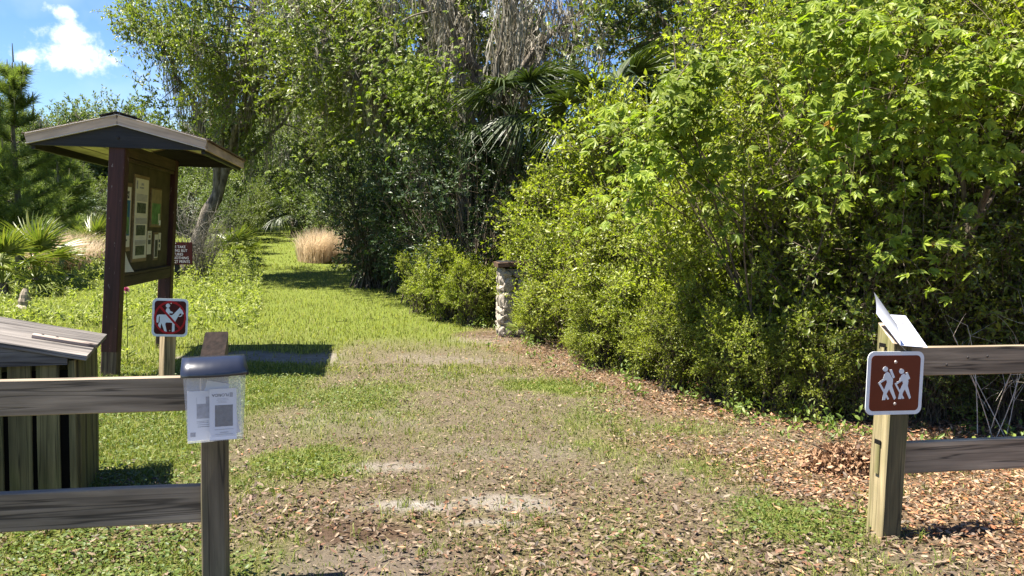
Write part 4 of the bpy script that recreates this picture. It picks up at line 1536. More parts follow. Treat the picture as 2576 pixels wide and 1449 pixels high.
beam('cap_board', (-.285, 0, PH + .035), (.285, 0, PH + .075), .56, .07, M['cap'], pil, up=(0, 0, 1), e=.006)
beam('cap_panel', (-.25, 0, PH + .078), (.25, 0, PH + .113), .48, .012, M['kdark'], pil, up=(0, 0, 1), e=.004)

# ------------------------------------------------------------------ vegetation prototypes
PI = math.pi
rv = np.random.default_rng(314)
YL = 'small-leaved lime green shrub in the sunlit hedge beside the trail'
YG = 'shrubs of the sunlit hedge'
lime = [make_shrub('hedge_shrub', 11 + q, .95, 2.3, 80, 16, 12, .34, .052, .50, M['lime'], label=YL, gap=.30) for q in range(3)]
used = {}


def put(proto, x, y, s, rz=None, label=None, group=None, dz=0.0):
    rz = float(rv.uniform(0, 6.28)) if rz is None else rz
    if proto.name in used:
        o = dup(proto)
    else:
        used[proto.name] = 1
        o = proto
    place(o, x, y, rz, s, dz)
    if label:
        o['label'] = label
    if group:
        o['group'] = group
    return o


# front of the sunlit hedge: from behind the pillar to the fence
for (x, y, s) in ((.55, 11.9, .78), (.95, 10.6, .85), (1.15, 9.55, .72), (1.65, 9.4, 1.0), (1.75, 8.45, .72), (2.15, 8.3, 1.0), (2.25, 7.55, .72), (2.75, 7.55, .95), (2.62, 7.0, .5), (.95, 9.35, .33), (1.42, 8.35, .34), (1.92, 7.35, .36), (2.35, 6.85, .36), (1.3, 8.9, .5), (.35, 11.0, .35), (2.02, 7.02, .42), (2.55, 6.62, .36), (1.62, 7.75, .44), (1.05, 9.0, .4)):
    put(lime[int(rv.integers(0, 3))], x, y, s, label=YL if s > .6 else 'knee-high lime shrub sprouting at the foot of the sunlit hedge', group=YG if s > .6 else 'low shrubs at the hedge foot')
# taller second row
YL2 = 'tall lime green shrub rising behind the sunlit hedge'
for (x, y, s) in ((1.4, 11.9, 1.35), (2.1, 10.9, 1.65), (2.75, 9.9, 1.6), (3.1, 8.9, 1.35), (.9, 13.6, 1.2), (3.6, 10.8, 1.7), (2.4, 12.8, 1.7)):
    put(lime[int(rv.integers(0, 3))], x, y, s, label=YL2, group='tall shrubs behind the hedge')

# shaded thicket at the right
shade = [make_shrub('thicket_shrub', 31 + q, .95, 2.2, 85, 9, 10, .34, .048, .5, M['shade'], label='', gap=.38, bark=M['twig'], stemr=.014) for q in range(2)]
SL_ = 'thin shaded shrub with bare stems in the dark thicket behind the pale fence'
for (x, y, s) in ((3.1, 7.0, .85), (3.7, 6.95, .8), (4.4, 7.0, .95), (3.4, 7.9, 1.2), (4.2, 8.0, 1.3), (5.2, 7.4, 1.2), (5.2, 8.8, 1.6), (3.9, 9.0, 1.6), (2.95, 6.62, .38), (3.45, 6.55, .42), (4.1, 6.6, .45), (4.75, 6.5, .5), (6.2, 8.2, 1.5), (2.85, 7.3, 1.1), (3.35, 7.2, 1.25), (3.9, 7.3, 1.3), (4.8, 7.3, 1.35), (4.4, 6.9, .7)):
    put(shade[int(rv.integers(0, 2))], x, y, s, label=SL_ if s > .6 else 'low leafy shrub at the front foot of the shaded thicket', group='shrubs of the shaded thicket' if s > .6 else 'low shrubs at the thicket foot')
# small arching trees that roof the thicket
AL = 'slender many-stemmed tree arching over the shaded thicket'
arch = [make_tree('thicket_tree', 51 + q, 1.9, 3.55, (1.75, 1.55, 1.25), 75, 17, 12, .40, .062, .5, M['lime'], M['twig'], tr=.042, nlimb=9, multi=4, gap=.36, inner=.25, label=AL, arch=.2, gfreq=1.0, lean=(-.25, -.45)) for q in range(2)]
for (x, y, s, rz) in ((3.35, 7.9, .92, 0), (4.3, 7.5, 1.0, .4), (5.4, 7.6, 1.05, -.3), (4.0, 9.3, 1.15, .2), (5.2, 9.4, 1.3, 1.0), (6.3, 9.2, 1.3, .5)):
    put(arch[int(rv.integers(0, 2))], x, y, s, rz, label=AL if y < 8.5 else AL.replace('arching over', 'standing at the back of'), group='arching trees over the thicket')

# glossy dark evergreens
GL = make_shrub('evergreen_shrub', 71, 1.0, 2.3, 120, 11, 15, .26, .055, .36, M['glossy'], kind='diamond', label='', gap=.26, whorl=.55, z0=.25, nup=.6)
for (vx, d, s, lab) in ((1190, 14.2, 1.45, 'rounded dark glossy evergreen shrub under the palm fronds behind the stone pillar'), (955, 20.5, 1.0, 'low dark evergreen shrub at the edge of the mown trail beside the dry grass'), (1010, 18.4, .8, 'low dark evergreen shrub crouched left of the stone pillar'), (935, 19.5, 1.4, 'tall dark evergreen shrub with shining leaves above the dry grass'), (1090, 16.5, 1.6, 'tall dark evergreen shrub between the mossy oak and the pillar')):
    p = at(vx, 700, d)
    put(GL, p[0], d, s, label=lab)
for (vx, d, s) in ((1060, 14.6, .55), (1120, 13.6, .6), (1180, 13.0, .5)):
    p = at(vx, 700, d)
    put(lime[1], p[0], d, s, label='low leafy lime shrub on the bank left of the stone pillar', group='low shrubs by the pillar')

# oaks
OAK = [make_tree('live_oak', 101 + q, 3.4, 5.6, (4.3, 4.0, 3.0), 135, 26, 18, .78, .105, .50, M['oak'], M['bark'], tr=.24, nlimb=11, moss=140, mossl=.85, gap=.42, inner=.2, label='', arch=.35, gfreq=.55, lean=((3.2, 0), (0, 0))[q]) for q in range(2)]


def oak(q, vx, d, s, rz, lab, grp=None, dz=0):
    p = at(vx, 600, d)
    return put(OAK[q], p[0], d, s, rz, label=lab, group=grp, dz=dz)


oak(0, 455, 21.5, (.82, .84, 1.08), .0, 'big spreading live oak draped with grey moss behind the kiosk')
oak(1, 1060, 19.5, 1.0, 1.2, 'moss-hung live oak above the dark evergreen shrubs')
SNAG = make_tree('mossy_oak', 107, 4.6, 6.0, (2.6, 2.2, 2.4), 26, 16, 10, .6, .12, .48, M['oak'], M['bark'], tr=.20, nlimb=9, moss=130, mossl=.95, gap=.40, inner=.2, label='half-bare oak whose limbs are curtained in grey moss behind the palm fronds', arch=.3)
p = at(1205, 600, 15.8)
place(SNAG, p[0], 15.8, .6, 1.0)
oak(1, 1880, 16, 1.1, 4.0, 'live oak towering over the sunlit hedge')
oak(0, 2300, 14.5, 1.15, 5.0, 'live oak towering over the shaded thicket')
FARL = 'paler live oak in the tree line beyond the meadow'
FAR = make_tree('distant_oak', 131, 2.6, 4.6, (3.4, 3.2, 2.6), 170, 11, 12, .75, .17, .5, M['oak_far'], M['bark'], tr=.2, nlimb=8, moss=50, mossl=1.3, gap=.36, inner=.2, label=FARL, gfreq=.55)
for (vx, d, s) in ((190, 36, .74), (290, 38, .82), (75, 42, .78), (-80, 38, .8), (430, 42, .7), (520, 46, .75), (660, 48, 1.0), (760, 52, 1.15), (850, 40, 1.1), (960, 33, 1.1), (1080, 30, .8), (820, 33, .75), (570, 40, .8)):
    p = at(vx, 600, d)
    reg = 'beyond the meadow behind the kiosk' if vx < 600 else ('beyond the end of the mown trail' if vx < 900 else 'behind the moss-hung oaks')
    put(FAR, p[0], d, s, label='paler live oak ' + reg, group='oaks ' + reg)
# undergrowth along the tree line
UL = 'leafy undergrowth shrub at the foot of the distant tree line'
UND = make_shrub('undergrowth_shrub', 151, 1.2, 2.4, 90, 11, 12, .42, .085, .5, M['oak_far'], label=UL, gap=.24)
for (vx, d, s) in ((-60, 33, 1.3), (40, 35, 1.4), (120, 34, 1.2), (235, 29, 1.0), (330, 36, 1.4), (420, 37, 1.5), (500, 35, 1.3), (585, 33, 1.2), (625, 37, 1.0), (660, 46, 1.3), (720, 50, 1.4), (770, 40, 1.2), (800, 34, 1.1), (840, 30, 1.1), (880, 27, 1.0), (980, 26, 1.4), (1080, 24, 1.5), (1180, 22, 1.6), (1300, 21, 1.7), (1500, 20, 1.5), (1800, 17, 1.5), (2250, 14, 1.6), (560, 30, .9), (600, 28, .7)):
    p = at(vx, 600, d)
    reg = 'behind the kiosk and palmettos' if vx < 600 else ('beyond the end of the mown trail' if vx < 760 else ('right of the mown trail behind the dry grass' if vx < 1000 else 'in the gloom behind the hedge and palms'))
    put(UND, p[0], d, s, label='leafy undergrowth shrub ' + reg, group='undergrowth ' + reg)


# ------------------------------------------------------------------ palms
def frond_mesh(name, seed, mat, pl=.8, L=.75, nseg=26, droop=.35, wide=1.75, w=.022):
    rg = np.random.default_rng(seed)
    mb = MB()
    # petiole arching out
    K = 7
    t = np.linspace(0, 1, K)
    pet = np.stack([pl * t, 0 * t, .18 * pl * np.sin(t * 2.2)], 1)
    tubes(mb, pet[None], np.linspace(.014, .007, K)[None], 4)
    tip = pet[-1]
    tang = norm(pet[-1] - pet[-2])
    a = np.linspace(-wide, wide, nseg) + rg.normal(0, .03, nseg)
    side = np.array([0, 1.0, 0])
    upv = np.cross(tang, side)
    ln = L * (.68 + .32 * np.cos(a * .75)) * rg.uniform(.88, 1.06, nseg)
    d = np.cos(a)[:, None] * tang + np.sin(a)[:, None] * side + upv * (.12 * np.cos(2 * a))[:, None]
    d = norm(d)
    Kk = 5
    tt = np.linspace(0, 1, Kk)
    P = tip + d[:, None] * (ln[:, None] * tt)[..., None] - UP * (droop * ln[:, None] * tt ** 2.4 * rg.uniform(.5, 1.5, (nseg, 1)))[..., None]
    s = norm(np.cross(d, upv))
    wv = w * np.array([.35, 1.0, .95, .6, .06])
    mid = P - upv * (wv * .55)[None, :, None]
    l = P + s[:, None] * wv[None, :, None]
    r = P - s[:, None] * wv[None, :, None]
    V = np.stack([l, mid, r], 2).reshape(-1, 3)
    b = (np.arange(nseg) * Kk * 3)[:, None]
    k = (np.arange(Kk - 1) * 3)[None]
    F = np.concatenate([np.stack([b + k, b + k + 1, b + k + 4, b + k + 3], -1).reshape(-1, 4), np.stack([b + k + 1, b + k + 2, b + k + 5, b + k + 4], -1).reshape(-1, 4)])
    mb.add(V, F)
    return mb.mesh(name, [mat])


PAL = [frond_mesh('palmetto_frond', 7 + q, M['palmetto'], .62, .62, 24, .22, 1.6, .017) for q in range(2)]
SAB = [frond_mesh('cabbage_palm_frond', 17 + q, M['frond'], 1.05, 1.05, 30, (.45, .8)[q], 1.9, .026) for q in range(2)]


def palm(name, label, loc, trunk_h, meshes, nf, sc, seed, grp=None, el0=-.5, el1=1.3, tr=.14, cat='palm'):
    rg = np.random.default_rng(seed)
    o = thing(name, label, cat, loc, 0, grp)
    if trunk_h > 0:
        mb = MB()
        K = 14
        z = np.linspace(-.1, trunk_h, K)
        P = np.stack([.03 * np.sin(z), .03 * np.cos(z * 1.3), z], 1)[None]
        tubes(mb, P, (tr * (1 + .12 * (np.arange(K) % 2)))[None], 9)
        link('trunk', mb.mesh('trunk', [M['palmbark']]), o)
    for q in range(nf):
        az = 2 * PI * q / nf * 2.4 + rg.uniform(-.3, .3)
        el = el0 + (el1 - el0) * ((q + rg.uniform(0, 1)) / nf)
        m_ = Matrix.Translation((0, 0, max(trunk_h - .05, .03))) @ Matrix.Rotation(az, 4, 'Z') @ Matrix.Rotation(-el, 4, 'Y') @ Matrix.Rotation(rg.uniform(-.4, .4), 4, 'X') @ Matrix.Scale(sc * float(rg.uniform(.8, 1.1)), 4)
        link('frond', meshes[int(rg.integers(0, len(meshes)))], o, m_)
    return o


def on_ground(vx, d):
    p = at(vx, 640, d)
    return (float(p[0]), float(d), float(gz(p[0], d)))


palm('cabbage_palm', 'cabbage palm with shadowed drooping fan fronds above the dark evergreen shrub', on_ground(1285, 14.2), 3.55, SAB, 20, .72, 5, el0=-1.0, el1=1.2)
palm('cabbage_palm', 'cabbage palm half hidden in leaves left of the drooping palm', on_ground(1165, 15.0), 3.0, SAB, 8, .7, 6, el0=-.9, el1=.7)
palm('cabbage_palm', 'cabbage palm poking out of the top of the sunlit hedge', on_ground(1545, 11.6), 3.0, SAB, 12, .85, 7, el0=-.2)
palm('cabbage_palm', 'short young palm at the bend of the mown trail', on_ground(738, 36), .9, SAB, 14, .8, 8, el0=-.8)
pal_l = [('saw_palmetto', 'tall saw palmetto clump in the meadow left of the kiosk', 88, 18.0, 1.25, 18), ('saw_palmetto', 'saw palmetto at the picture-left meadow corner beside the taller clump', 5, 16.5, 1.15, 14), ('saw_palmetto', 'yellowish saw palmetto behind the kiosk front post', 235, 24, 1.15, 14), ('saw_palmetto', 'saw palmetto in the weeds right of the routed notice board', 590, 24, .95, 14), ('saw_palmetto', 'small saw palmetto between the grey shrub and the mown trail', 545, 27, .9, 12), ('saw_palmetto', 'saw palmetto at the far end of the mown trail', 655, 45, 1.6, 14), ('saw_palmetto', 'saw palmetto in the distant shade beyond the trail end', 615, 42, 1.5, 14)]
for (nm, lab, vx, d, s, nf) in pal_l:
    if vx < 100:
        lab = lab.replace('picture-left ', '')
    palm(nm, lab, on_ground(vx, d), .25, PAL, nf, s, int(vx) + 3, el0=-.15, el1=1.45, tr=.08, cat='palmetto')
palm('saw_palmetto', 'small palmetto tucked at the foot of the stone pillar', (pp[0] + .32, pp[1] - .22, float(gz(pp[0], pp[1]))), 0, PAL, 9, .42, 9, el0=.2, el1=1.4, cat='palmetto')


# ------------------------------------------------------------------ pines
def pine(name, label, loc, H_, seed, grp=None):
    rg = np.random.default_rng(seed)
    o = thing(name, label, 'pine tree', loc, 0, grp)
    tb, nb_, cb = MB(), MB(), MB()
    K = 10
    z = np.linspace(-.05, H_, K)
    tubes(tb, np.stack([.05 * np.sin(z), .04 * np.cos(z), z], 1)[None], np.linspace(.11, .015, K)[None], 7)
    tips = []
    zz = H_ * .12
    br, pos, dr = MB(), [], []
    while zz < H_ * .97:
        nbch = int(rg.integers(5, 8))
        for q in range(nbch):
            a = rg.uniform(0, 6.28)
            ln = (1.35 * (1 - zz / H_) + .22) * rg.uniform(.7, 1.15)
            rise = .35 + .5 * zz / H_
            e = np.array([math.cos(a) * ln, math.sin(a) * ln, ln * rise])
            s = np.array([0, 0, zz])
            P = bez(s[None], (s + e * .5 + np.array([0, 0, -.06]))[None], (s + e)[None], 5)
            tubes(br, P, np.linspace(.018, .006, 5)[None], 4)
            for t in np.linspace(.25, 1, 7):
                c = s * (1 - t) + (s + e) * t
                m_ = 46
                dd_ = norm(e)[None] * .8 + norm(rg.normal(0, 1, (m_, 3))) + UP * .25
                pos.append(c[None] + rg.normal(0, .02, (m_, 3)))
                dr.append(dd_)
            if zz > H_ * .45:
                tips.append(s + e)
        zz += H_ * .072
    pos, dr = np.concatenate(pos), norm(np.concatenate(dr))
    n = len(pos)
    sd_ = norm(np.cross(dr, rg.normal(0, 1, (n, 3)))) * .0075
    ln = rg.uniform(.22, .36, (n, 1))
    V = np.stack([pos - sd_, pos + sd_, pos + dr * ln - UP * .02], 1).reshape(-1, 3)
    nb_.add(V, np.arange(n * 3).reshape(-1, 3))
    tips.append(np.array([0, 0, H_]))
    tips = np.array(tips)
    top = tips + np.stack([rg.normal(0, .02, len(tips)), rg.normal(0, .02, len(tips)), rg.uniform(.15, .45, len(tips))], 1)
    top[-1, 2] += .25
    tubes(cb, bez(tips, (tips + top) / 2, top, 3), np.array([[.020, .017, .008]]) * np.ones((len(tips), 1)), 5)
    link('trunk', tb.mesh('trunk', [M['bark']], True), o)
    link('branches', br.mesh('branches', [M['bark']], True), o)
    q = link('needles', nb_.mesh('needles', [M['needle']]), o)
    q['kind'] = 'stuff'
    link('candles', cb.mesh('candles', [M['candle']]), o)['kind'] = 'stuff'
    return o


pine('young_pine', 'young long-needled pine with pale upright candles left of the kiosk', on_ground(45, 20.5), 5.4, 3)
pine('young_pine', 'young pine at the meadow edge outside the tall palmetto', on_ground(-42, 19.5), 5.4, 4)
pine('young_pine', 'shorter dark pine behind the candle-topped young pine', on_ground(150, 25), 3.6, 5)

# ------------------------------------------------------------------ creeper over the thicket
def creeper_leaf(name, seed, mat, R=.074):
    rg = np.random.default_rng(seed)
    mb = MB()
    for q, a in enumerate((-1.25, -.62, 0, .62, 1.25)):
        L_ = R * (1.0, 1.12, 1.2, 1.12, 1.0)[q] * (.72 if abs(a) > 1 else 1)
        d = np.array([[math.cos(a), math.sin(a), -.12 + rg.normal(0, .1)]])
        leaves(mb, np.array([[0, 0, 0.0]]), d, UP[None] + rg.normal(0, .12, (1, 3)), L_, L_ * .40, 'hex')
    mb2 = mb
    tubes(mb2, np.array([[(0, 0, 0), (-.03, 0, .006), (-.06, 0, -.01)]]), np.array([[.0012, .0012, .0012]]), 3)
    return mb2


CL = [creeper_leaf('leaf', q, None) for q in range(3)]
CLM = [c.mesh('creeper_leaf', [M['creeper']]) for c in CL]
CLY = creeper_leaf('leaf', 9, None).mesh('creeper_leaf_yellow', [M['creeper_y']])
CV = [np.concatenate(c.v) for c in CL]


def creeper(label, start, pts, seed, nind=36, njoin=520, spread=.24):
    """vine climbing along world points pts"""
    rg = np.random.default_rng(seed)
    o = thing('creeper_vine', label, 'vine', start, 0, 'creepers over the thicket')
    pts = np.array(pts) - np.array(start)
    t = np.linspace(0, 1, 60)
    seg = np.linspace(0, 1, len(pts))
    P = np.stack([np.interp(t, seg, pts[:, k]) for k in range(3)], 1)
    for _ in range(6):
        P[1:-1] = (P[:-2] + P[1:-1] * 2 + P[2:]) / 4
    tb = MB()
    tubes(tb, P[None], np.linspace(.008, .003, 60)[None], 5)
    runs = [P]
    for q in range(16):
        s = P[int(rg.integers(20, 60))]
        e = s + rg.normal(0, spread * 1.6, 3) + np.array([0, -.12, -.12])
        B_ = bez(s[None], ((s + e) / 2 + UP * .08)[None], e[None], 12)
        tubes(tb, B_, np.linspace(.003, .0015, 12)[None], 3)
        runs.append(B_[0])
    link('stem', tb.mesh('stem', [M['twig']], True), o)
    R_ = np.concatenate([runs[0][22:]] + runs[1:])

    def xf(n):
        c = R_[rg.integers(0, len(R_), n)] + rg.normal(0, spread * .32, (n, 3))
        a = rg.uniform(0, 6.28, n)
        # leaves face up and towards the light side
        nn = norm(np.array([-.35, -.45, .75]) + rg.normal(0, .33, (n, 3)))
        d = norm(np.stack([np.cos(a), np.sin(a) - .5, -.5 + rg.normal(0, .3, n)], 1))
        s = norm(np.cross(nn, d))
        d = np.cross(s, nn)
        return c, d, s, nn, rg.uniform(.65, 1.2, n)

    c, d, s, nn, sc = xf(nind)
    for q in range(nind):
        A_, B_, C_ = d[q] * sc[q], s[q] * sc[q], nn[q] * sc[q]
        link('leaf', CLY if rg.uniform() < .03 else CLM[int(rg.integers(0, 3))], o, Matrix(((A_[0], B_[0], C_[0], c[q][0]), (A_[1], B_[1], C_[1], c[q][1]), (A_[2], B_[2], C_[2], c[q][2]), (0, 0, 0, 1))))
    c, d, s, nn, sc = xf(njoin)
    mb = MB()
    T = CV[0]
    V = c[:, None] + sc[:, None, None] * (T[None, :, 0:1] * d[:, None] + T[None, :, 1:2] * s[:, None] + T[None, :, 2:3] * nn[:, None])
    n0 = len(T)
    kk_ = (np.arange(njoin) * n0)[:, None, None]
    first = True
    for F, mi in CL[0].f:
        FF = (kk_ + F[None]).reshape(-1, F.shape[1])
        if first:
            mb.add(V, FF)
            first = False
        else:
            mb.f.append((FF, 0))
    q = link('leaves', mb.mesh('leaves', [M['creeper']]), o)
    q['kind'] = 'stuff'


def vine_pts(lst):
    return [tuple(at(*q)) for q in lst]


creeper('bright five-fingered creeper trailing over the left end of the thicket roof', (2.6, 7.4, 0), [(2.6, 7.4, 0), (2.5, 7.3, 1.6)] + vine_pts([(1720, 420, 7.0), (1680, 240, 6.9), (1780, 160, 6.8), (1900, 200, 6.6)]), 1)
creeper('bright five-fingered creeper hanging in the middle of the thicket roof', (3.0, 7.0, 0), [(3.0, 7.0, 0), (2.9, 6.9, 1.8)] + vine_pts([(2080, 330, 6.3), (2000, 130, 6.3), (2150, 40, 6.2), (2240, 130, 6.0)]), 2, spread=.28)
creeper('bright five-fingered creeper draped over the right end of the thicket roof', (4.0, 6.9, 0), [(4.0, 6.9, 0), (3.9, 6.8, 1.9)] + vine_pts([(2420, 380, 6.0), (2320, 220, 5.9), (2460, 120, 5.8), (2570, 230, 5.7)]), 3, spread=.28)
creeper('creeper dangling in a long string below the thicket roof', (3.2, 6.9, 0), [(3.2, 6.9, 0), (3.2, 6.8, 1.9)] + vine_pts([(2250, 280, 6.1), (2270, 400, 6.05), (2275, 520, 6.0), (2262, 640, 6.0)]), 4, 26, 60, .08)
creeper('creeper spilling down the sunlit hedge beneath the oak', (2.1, 7.9, 0), [(2.1, 7.9, 0), (2.0, 7.8, 1.5)] + vine_pts([(1600, 460, 7.5), (1560, 330, 7.4), (1640, 300, 7.3), (1600, 520, 7.2)]), 5, 30, 220, .2)
creeper('creeper massed along the top of the thicket roof beside the oak', (3.6, 7.4, 0), [(3.6, 7.4, 0), (3.5, 7.3, 2.2)] + vine_pts([(2150, 60, 6.9), (1950, 10, 6.8), (2300, -20, 6.7), (2480, 20, 6.6)]), 6, 36, 420, .3)


creeper('bright yellow-green grapevine smothering the branches left of the drooping palm', (float(at(1050, 700, 15.2)[0]), 15.2, .1), [tuple(at(1050, 740, 15.2)), tuple(at(1060, 500, 15.0))] + vine_pts([(1075, 330, 14.8), (1000, 230, 14.6), (1060, 160, 14.6), (1110, 260, 14.6)]), 7, 40, 900, .62)


# ------------------------------------------------------------------ bare twigs, dead stems, dry grass
def bare(name, label, loc, seed, n, h, r, mat, grp=None, sub=6, th=.006):
    rg = np.random.default_rng(seed)
    o = thing(name, label, 'shrub', loc, 0, grp)
    tb = MB()
    b = rg.normal(0, r * .12, (n, 3)) * np.array([1, 1, 0])
    a = rg.uniform(0, 6.28, n)
    e = np.stack([np.cos(a) * r * rg.uniform(.2, 1, n), np.sin(a) * r * rg.uniform(.2, 1, n), h * rg.uniform(.5, 1, n)], 1)
    P = bez(b, (b + e) / 2 + np.array([0, 0, h * .12]) + rg.normal(0, r * .08, (n, 3)), e, 8)
    tubes(tb, P, np.linspace(th, th * .35, 8)[None] * np.ones((n, 1)), 5)
    st = P[:, 2:][rg.integers(0, n, n * sub), rg.integers(0, 6, n * sub)]
    en = st + rg.normal(0, r * .22, (n * sub, 3)) + UP * h * .08
    tubes(tb, bez(st, (st + en) / 2 + rg.normal(0, .02, st.shape), en, 4), np.linspace(th * .45, th * .15, 4)[None] * np.ones((n * sub, 1)), 3)
    link('stems', tb.mesh('stems', [mat], True), o)
    return o


q = at(2470, 1000, 6.3)
bare('dead_shrub', 'bleached leafless twigs poking up behind the pale top rail', (q[0], 6.1, 0), 3, 8, 1.15, .6, M['deadtwig'], sub=8, th=.004)
q = at(2300, 900, 6.9)
bare('dead_shrub', 'pale bare saplings standing in the shaded thicket', (q[0], 7.0, 0), 4, 7, 2.6, .9, M['bark_pale'], sub=4, th=.010)
q = at(2480, 900, 7.2)
bare('dead_shrub', 'pale crooked bare stems at the back of the shaded thicket', (q[0], 7.2, 0), 5, 7, 2.9, 1.1, M['bark_pale'], sub=4, th=.011)
q = at(1980, 900, 7.0)
bare('dead_shrub', 'dark leaning bare stems where hedge and thicket meet', (q[0], 7.1, 0), 6, 9, 3.0, 1.3, M['twig'], sub=5, th=.016)
q = on_ground(512, 19.6)
gsr = bare('grey_shrub', 'grey leafless shrub behind the routed notice board', q, 7, 44, 2.0, 1.0, M['moss'], sub=14, th=.010)


def drygrass(name, label, loc, rx, ry, n, h, seed):
    rg = np.random.default_rng(seed)
    mb = MB()
    a = rg.uniform(0, 6.28, n)
    k = np.sqrt(rg.uniform(0, 1, n))
    x, y = np.cos(a) * rx * k, np.sin(a) * ry * k
    hh = h * rg.uniform(.45, 1.1, n) * (1.05 - .25 * k)
    z = gz(x + loc[0], y + loc[1]) - loc[2]
    b = np.stack([x, y, z], 1)
    s = np.stack([np.cos(a), np.sin(a), 0 * a], 1) * .006
    ld = rg.normal(0, .30, (n, 3)) * np.array([1, 1, 0]) * hh[:, None] + np.array([.10, 0, 0]) * hh[:, None]
    m_ = b + UP * hh[:, None] * .6 + ld * .3
    t = b + UP * hh[:, None] + ld
    V = np.stack([b - s, b + s, m_ + s, m_ - s, t], 1).reshape(-1, 3)
    kk_ = (np.arange(n) * 5)[:, None]
    mb.add(V, kk_ + np.array([[0, 1, 2, 3]]))
    mb.f.append((kk_ + np.array([[3, 2, 4]]), 0))
    o = link(name, mb.mesh(name, [M['broom']]))
    o.location = loc
    return tag(o, label, 'dry grass', 'patches of dry broomsedge', 'stuff')


drygrass('dry_grass', 'pinkish tan dry broomsedge at the right edge of the mown trail', on_ground(828, 26.0), 1.0, .9, 4200, 1.15, 1)
drygrass('dry_grass', 'pinkish tan dry broomsedge behind the saw palmettos left of the kiosk', on_ground(170, 23), 1.0, 1.2, 4200, 1.05, 2)
# meadow weeds
rg = np.random.default_rng(9)
mb, tb = MB(), MB()
n = 3600
x = rg.uniform(-1, 1, n)
y = rg.uniform(11.5, 30, n)
x = -y * .66 + (x * .5 + .5) * (y * .66 - y * .315)
dn = n2(x, y, .35, 91)
okk = dn + rg.uniform(-.25, .25, n) + smooth((y - 14) / 8) * .18 > .50
x, y = x[okk], y[okk]
n = len(x)
h = rg.uniform(.12, .42, n) * (.6 + smooth((y - 13) / 8))
b = np.stack([x, y, gz(x, y)], 1)
t = b + UP * h[:, None] + rg.normal(0, .06, (n, 3))
tubes(tb, np.stack([b, (b + t) / 2, t], 1), np.full((n, 3), .003), 3)
nl = 12
tt = rg.uniform(.15, 1, (n, nl, 1))
pos = (b[:, None] * (1 - tt) + t[:, None] * tt).reshape(-1, 3)
leaves(mb, pos, rg.normal(0, 1, (n * nl, 3)) + UP * .4, UP + rg.normal(0, .5, (n * nl, 3)), rg.uniform(.05, .12, n * nl), rg.uniform(.018, .045, n * nl), 'diamond')
o = link('meadow_weeds', mb.mesh('meadow_weeds', [M['weed']]))
tag(o, 'knee-high yellow-green weeds filling the sunny meadow round the kiosk', 'weeds', kind='stuff')
# low seedlings along the hedge foot
mb = MB()
n = 80
k = rg.integers(4, len(EDGE) - 2, n)
f = rg.uniform(0, 1, n)[:, None]
e = EDGE[k] * (1 - f) + EDGE[k + 1] * f + rg.normal(0, .25, (n, 2)) + np.array([-.1, -.1])
nl = 14
c = np.repeat(np.stack([e[:, 0], e[:, 1], gz(e[:, 0], e[:, 1])], 1), nl, 0)
hh = np.repeat(rg.uniform(.04, .20, n), nl)
pos = c + rg.normal(0, .05, (n * nl, 3)) * np.array([1, 1, 0]) + UP * (hh * rg.uniform(.2, 1, n * nl))[:, None]
leaves(mb, pos, rg.normal(0, 1, (n * nl, 3)) + UP * .2, UP + rg.normal(0, .4, (n * nl, 3)), rg.uniform(.03, .07, n * nl), rg.uniform(.018, .035, n * nl), 'hex')
o = link('seedlings', mb.mesh('seedlings', [M['clover']]))
tag(o, 'small green seedlings sprouting through the dead leaves at the hedge foot', 'seedlings', kind='stuff')

# brown heap of dead fern and leaves by the right post
q = gp(2128, 1185)
mb = MB()
rg = np.random.default_rng(12)
n = 1500
u = norm(rg.normal(0, 1, (n, 3))) * rg.uniform(.3, 1, (n, 1)) ** .5 * np.array([.30, .24, .17])
u[:, 2] = np.abs(u[:, 2])
leaves(mb, u, rg.normal(0, 1, (n, 3)) - UP * .3, rg.normal(0, 1, (n, 3)) + UP * .4, rg.uniform(.03, .06, n), rg.uniform(.012, .03, n), 'curl')
hp_ = thing('dead_leaf_clump', 'rusty brown clump of dead leaves left of the mossy post', 'leaf clump', tuple(q))
o = link('leaves', mb.mesh('leaves', [M['heap']]), hp_)
o['kind'] = 'stuff'
tb = MB()
e = norm(rg.normal(0, 1, (40, 3))) * np.array([.25, .2, .3])
e[:, 2] = np.abs(e[:, 2])
tubes(tb, bez(np.zeros((40, 3)), e * .5 + UP * .05, e, 4), np.full((40, 4), .002), 3)
link('stems', tb.mesh('stems', [M['twig']]), hp_)

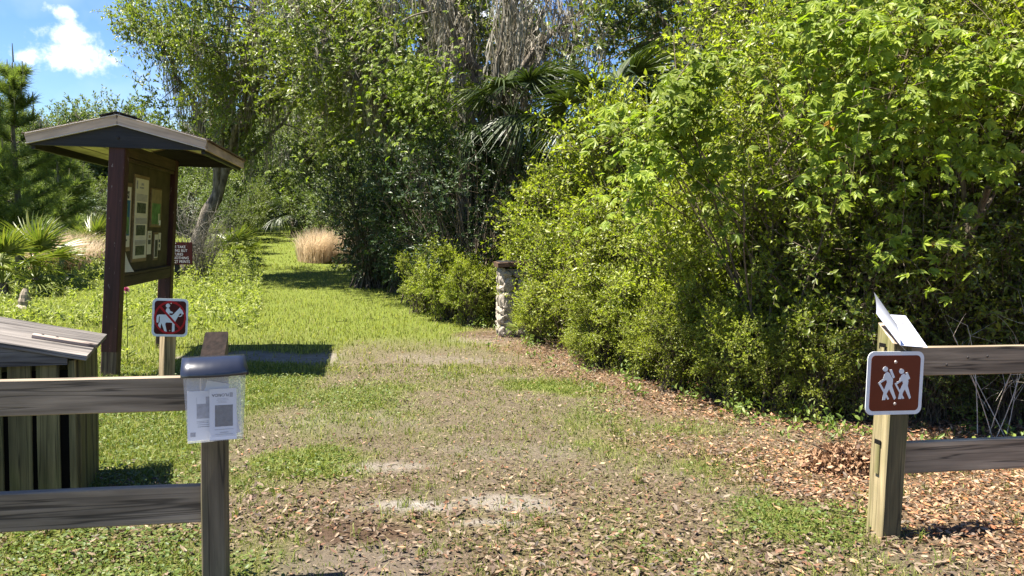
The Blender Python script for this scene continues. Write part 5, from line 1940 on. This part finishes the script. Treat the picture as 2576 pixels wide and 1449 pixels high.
# thistle with a pink flower beside the kiosk
q = at(318, 800, 8.6)
th_ = thing('thistle', 'spindly thistle with one pink flower behind the kiosk front post', 'thistle', (q[0], 8.6, float(gz(q[0], 8.6))))
zt = float(at(318, 732, 8.6)[2] - gz(q[0], 8.6))
tb = MB()
tubes(tb, np.array([[(0, 0, 0), (.01, 0, zt * .5), (0, 0, zt)]]), np.array([[.006, .005, .004]]), 5)
link('stem', tb.mesh('stem', [M['weed']]), th_)
mb = MB()
n = 26
z = rg.uniform(0, zt * .8, n)
a = rg.uniform(0, 6.28, n)
leaves(mb, np.stack([0 * z, 0 * z, z], 1), np.stack([np.cos(a), np.sin(a), 0 * a + .4], 1), UP + rg.normal(0, .3, (n, 3)), rg.uniform(.07, .16, n) * (1.2 - z / zt), .03, 'hex')
link('leaves', mb.mesh('leaves', [M['weed']]), th_)['kind'] = 'stuff'
mb = MB()
n = 70
d = norm(rg.normal(0, .6, (n, 3)) + UP)
leaves(mb, np.zeros((n, 3)) + UP * zt, d, rg.normal(0, 1, (n, 3)), .05, .012, 'diamond')
link('flower', mb.mesh('flower', [M['thistle']]), th_)

# grey stump in the meadow
q = gp(62, 775)
st_ = thing('tree_stump', 'small grey pointed stump in the meadow behind the bin', 'stump', tuple(q))
mb = MB()
K = 8
z = np.linspace(-.05, .36, K)
tubes(mb, np.stack([.05 * z, 0 * z, z], 1)[None], (np.array([.20, .15, .10, .11, .085, .09, .06, .03]) * rg.uniform(.9, 1.1, K))[None], 9)
link('wood', mb.mesh('wood', [M['bark_pale']]), st_)

# large curled leaves lying in the foreground
FLl = 'large curled dead leaf lying on the trail in front of the fence'
rg = np.random.default_rng(77)
fm = []
for q in range(3):
    mb = MB()
    leaves(mb, np.zeros((1, 3)), np.array([[1, 0, .12 * q]]), UP[None] + rg.normal(0, .2, (1, 3)), .075 + .012 * q, .036, 'curl')
    fm.append(mb.mesh('fallen_leaf', [M['litter_o'] if q == 1 else M['litter']]))
for q in range(46):
    yy = rg.uniform(3.15, 4.6)
    xx = rg.uniform(-.55, .6) * yy
    o = link('fallen_leaf', fm[q % 3])
    o.location = (xx, yy, float(gz(xx, yy)) + .010)
    o.rotation_euler = (rg.normal(0, .25), rg.normal(0, .25), rg.uniform(0, 6.28))
    o.scale = (float(rg.uniform(.6, .95)),) * 3
    tag(o, FLl, 'leaf', 'large fallen leaves on the trail')
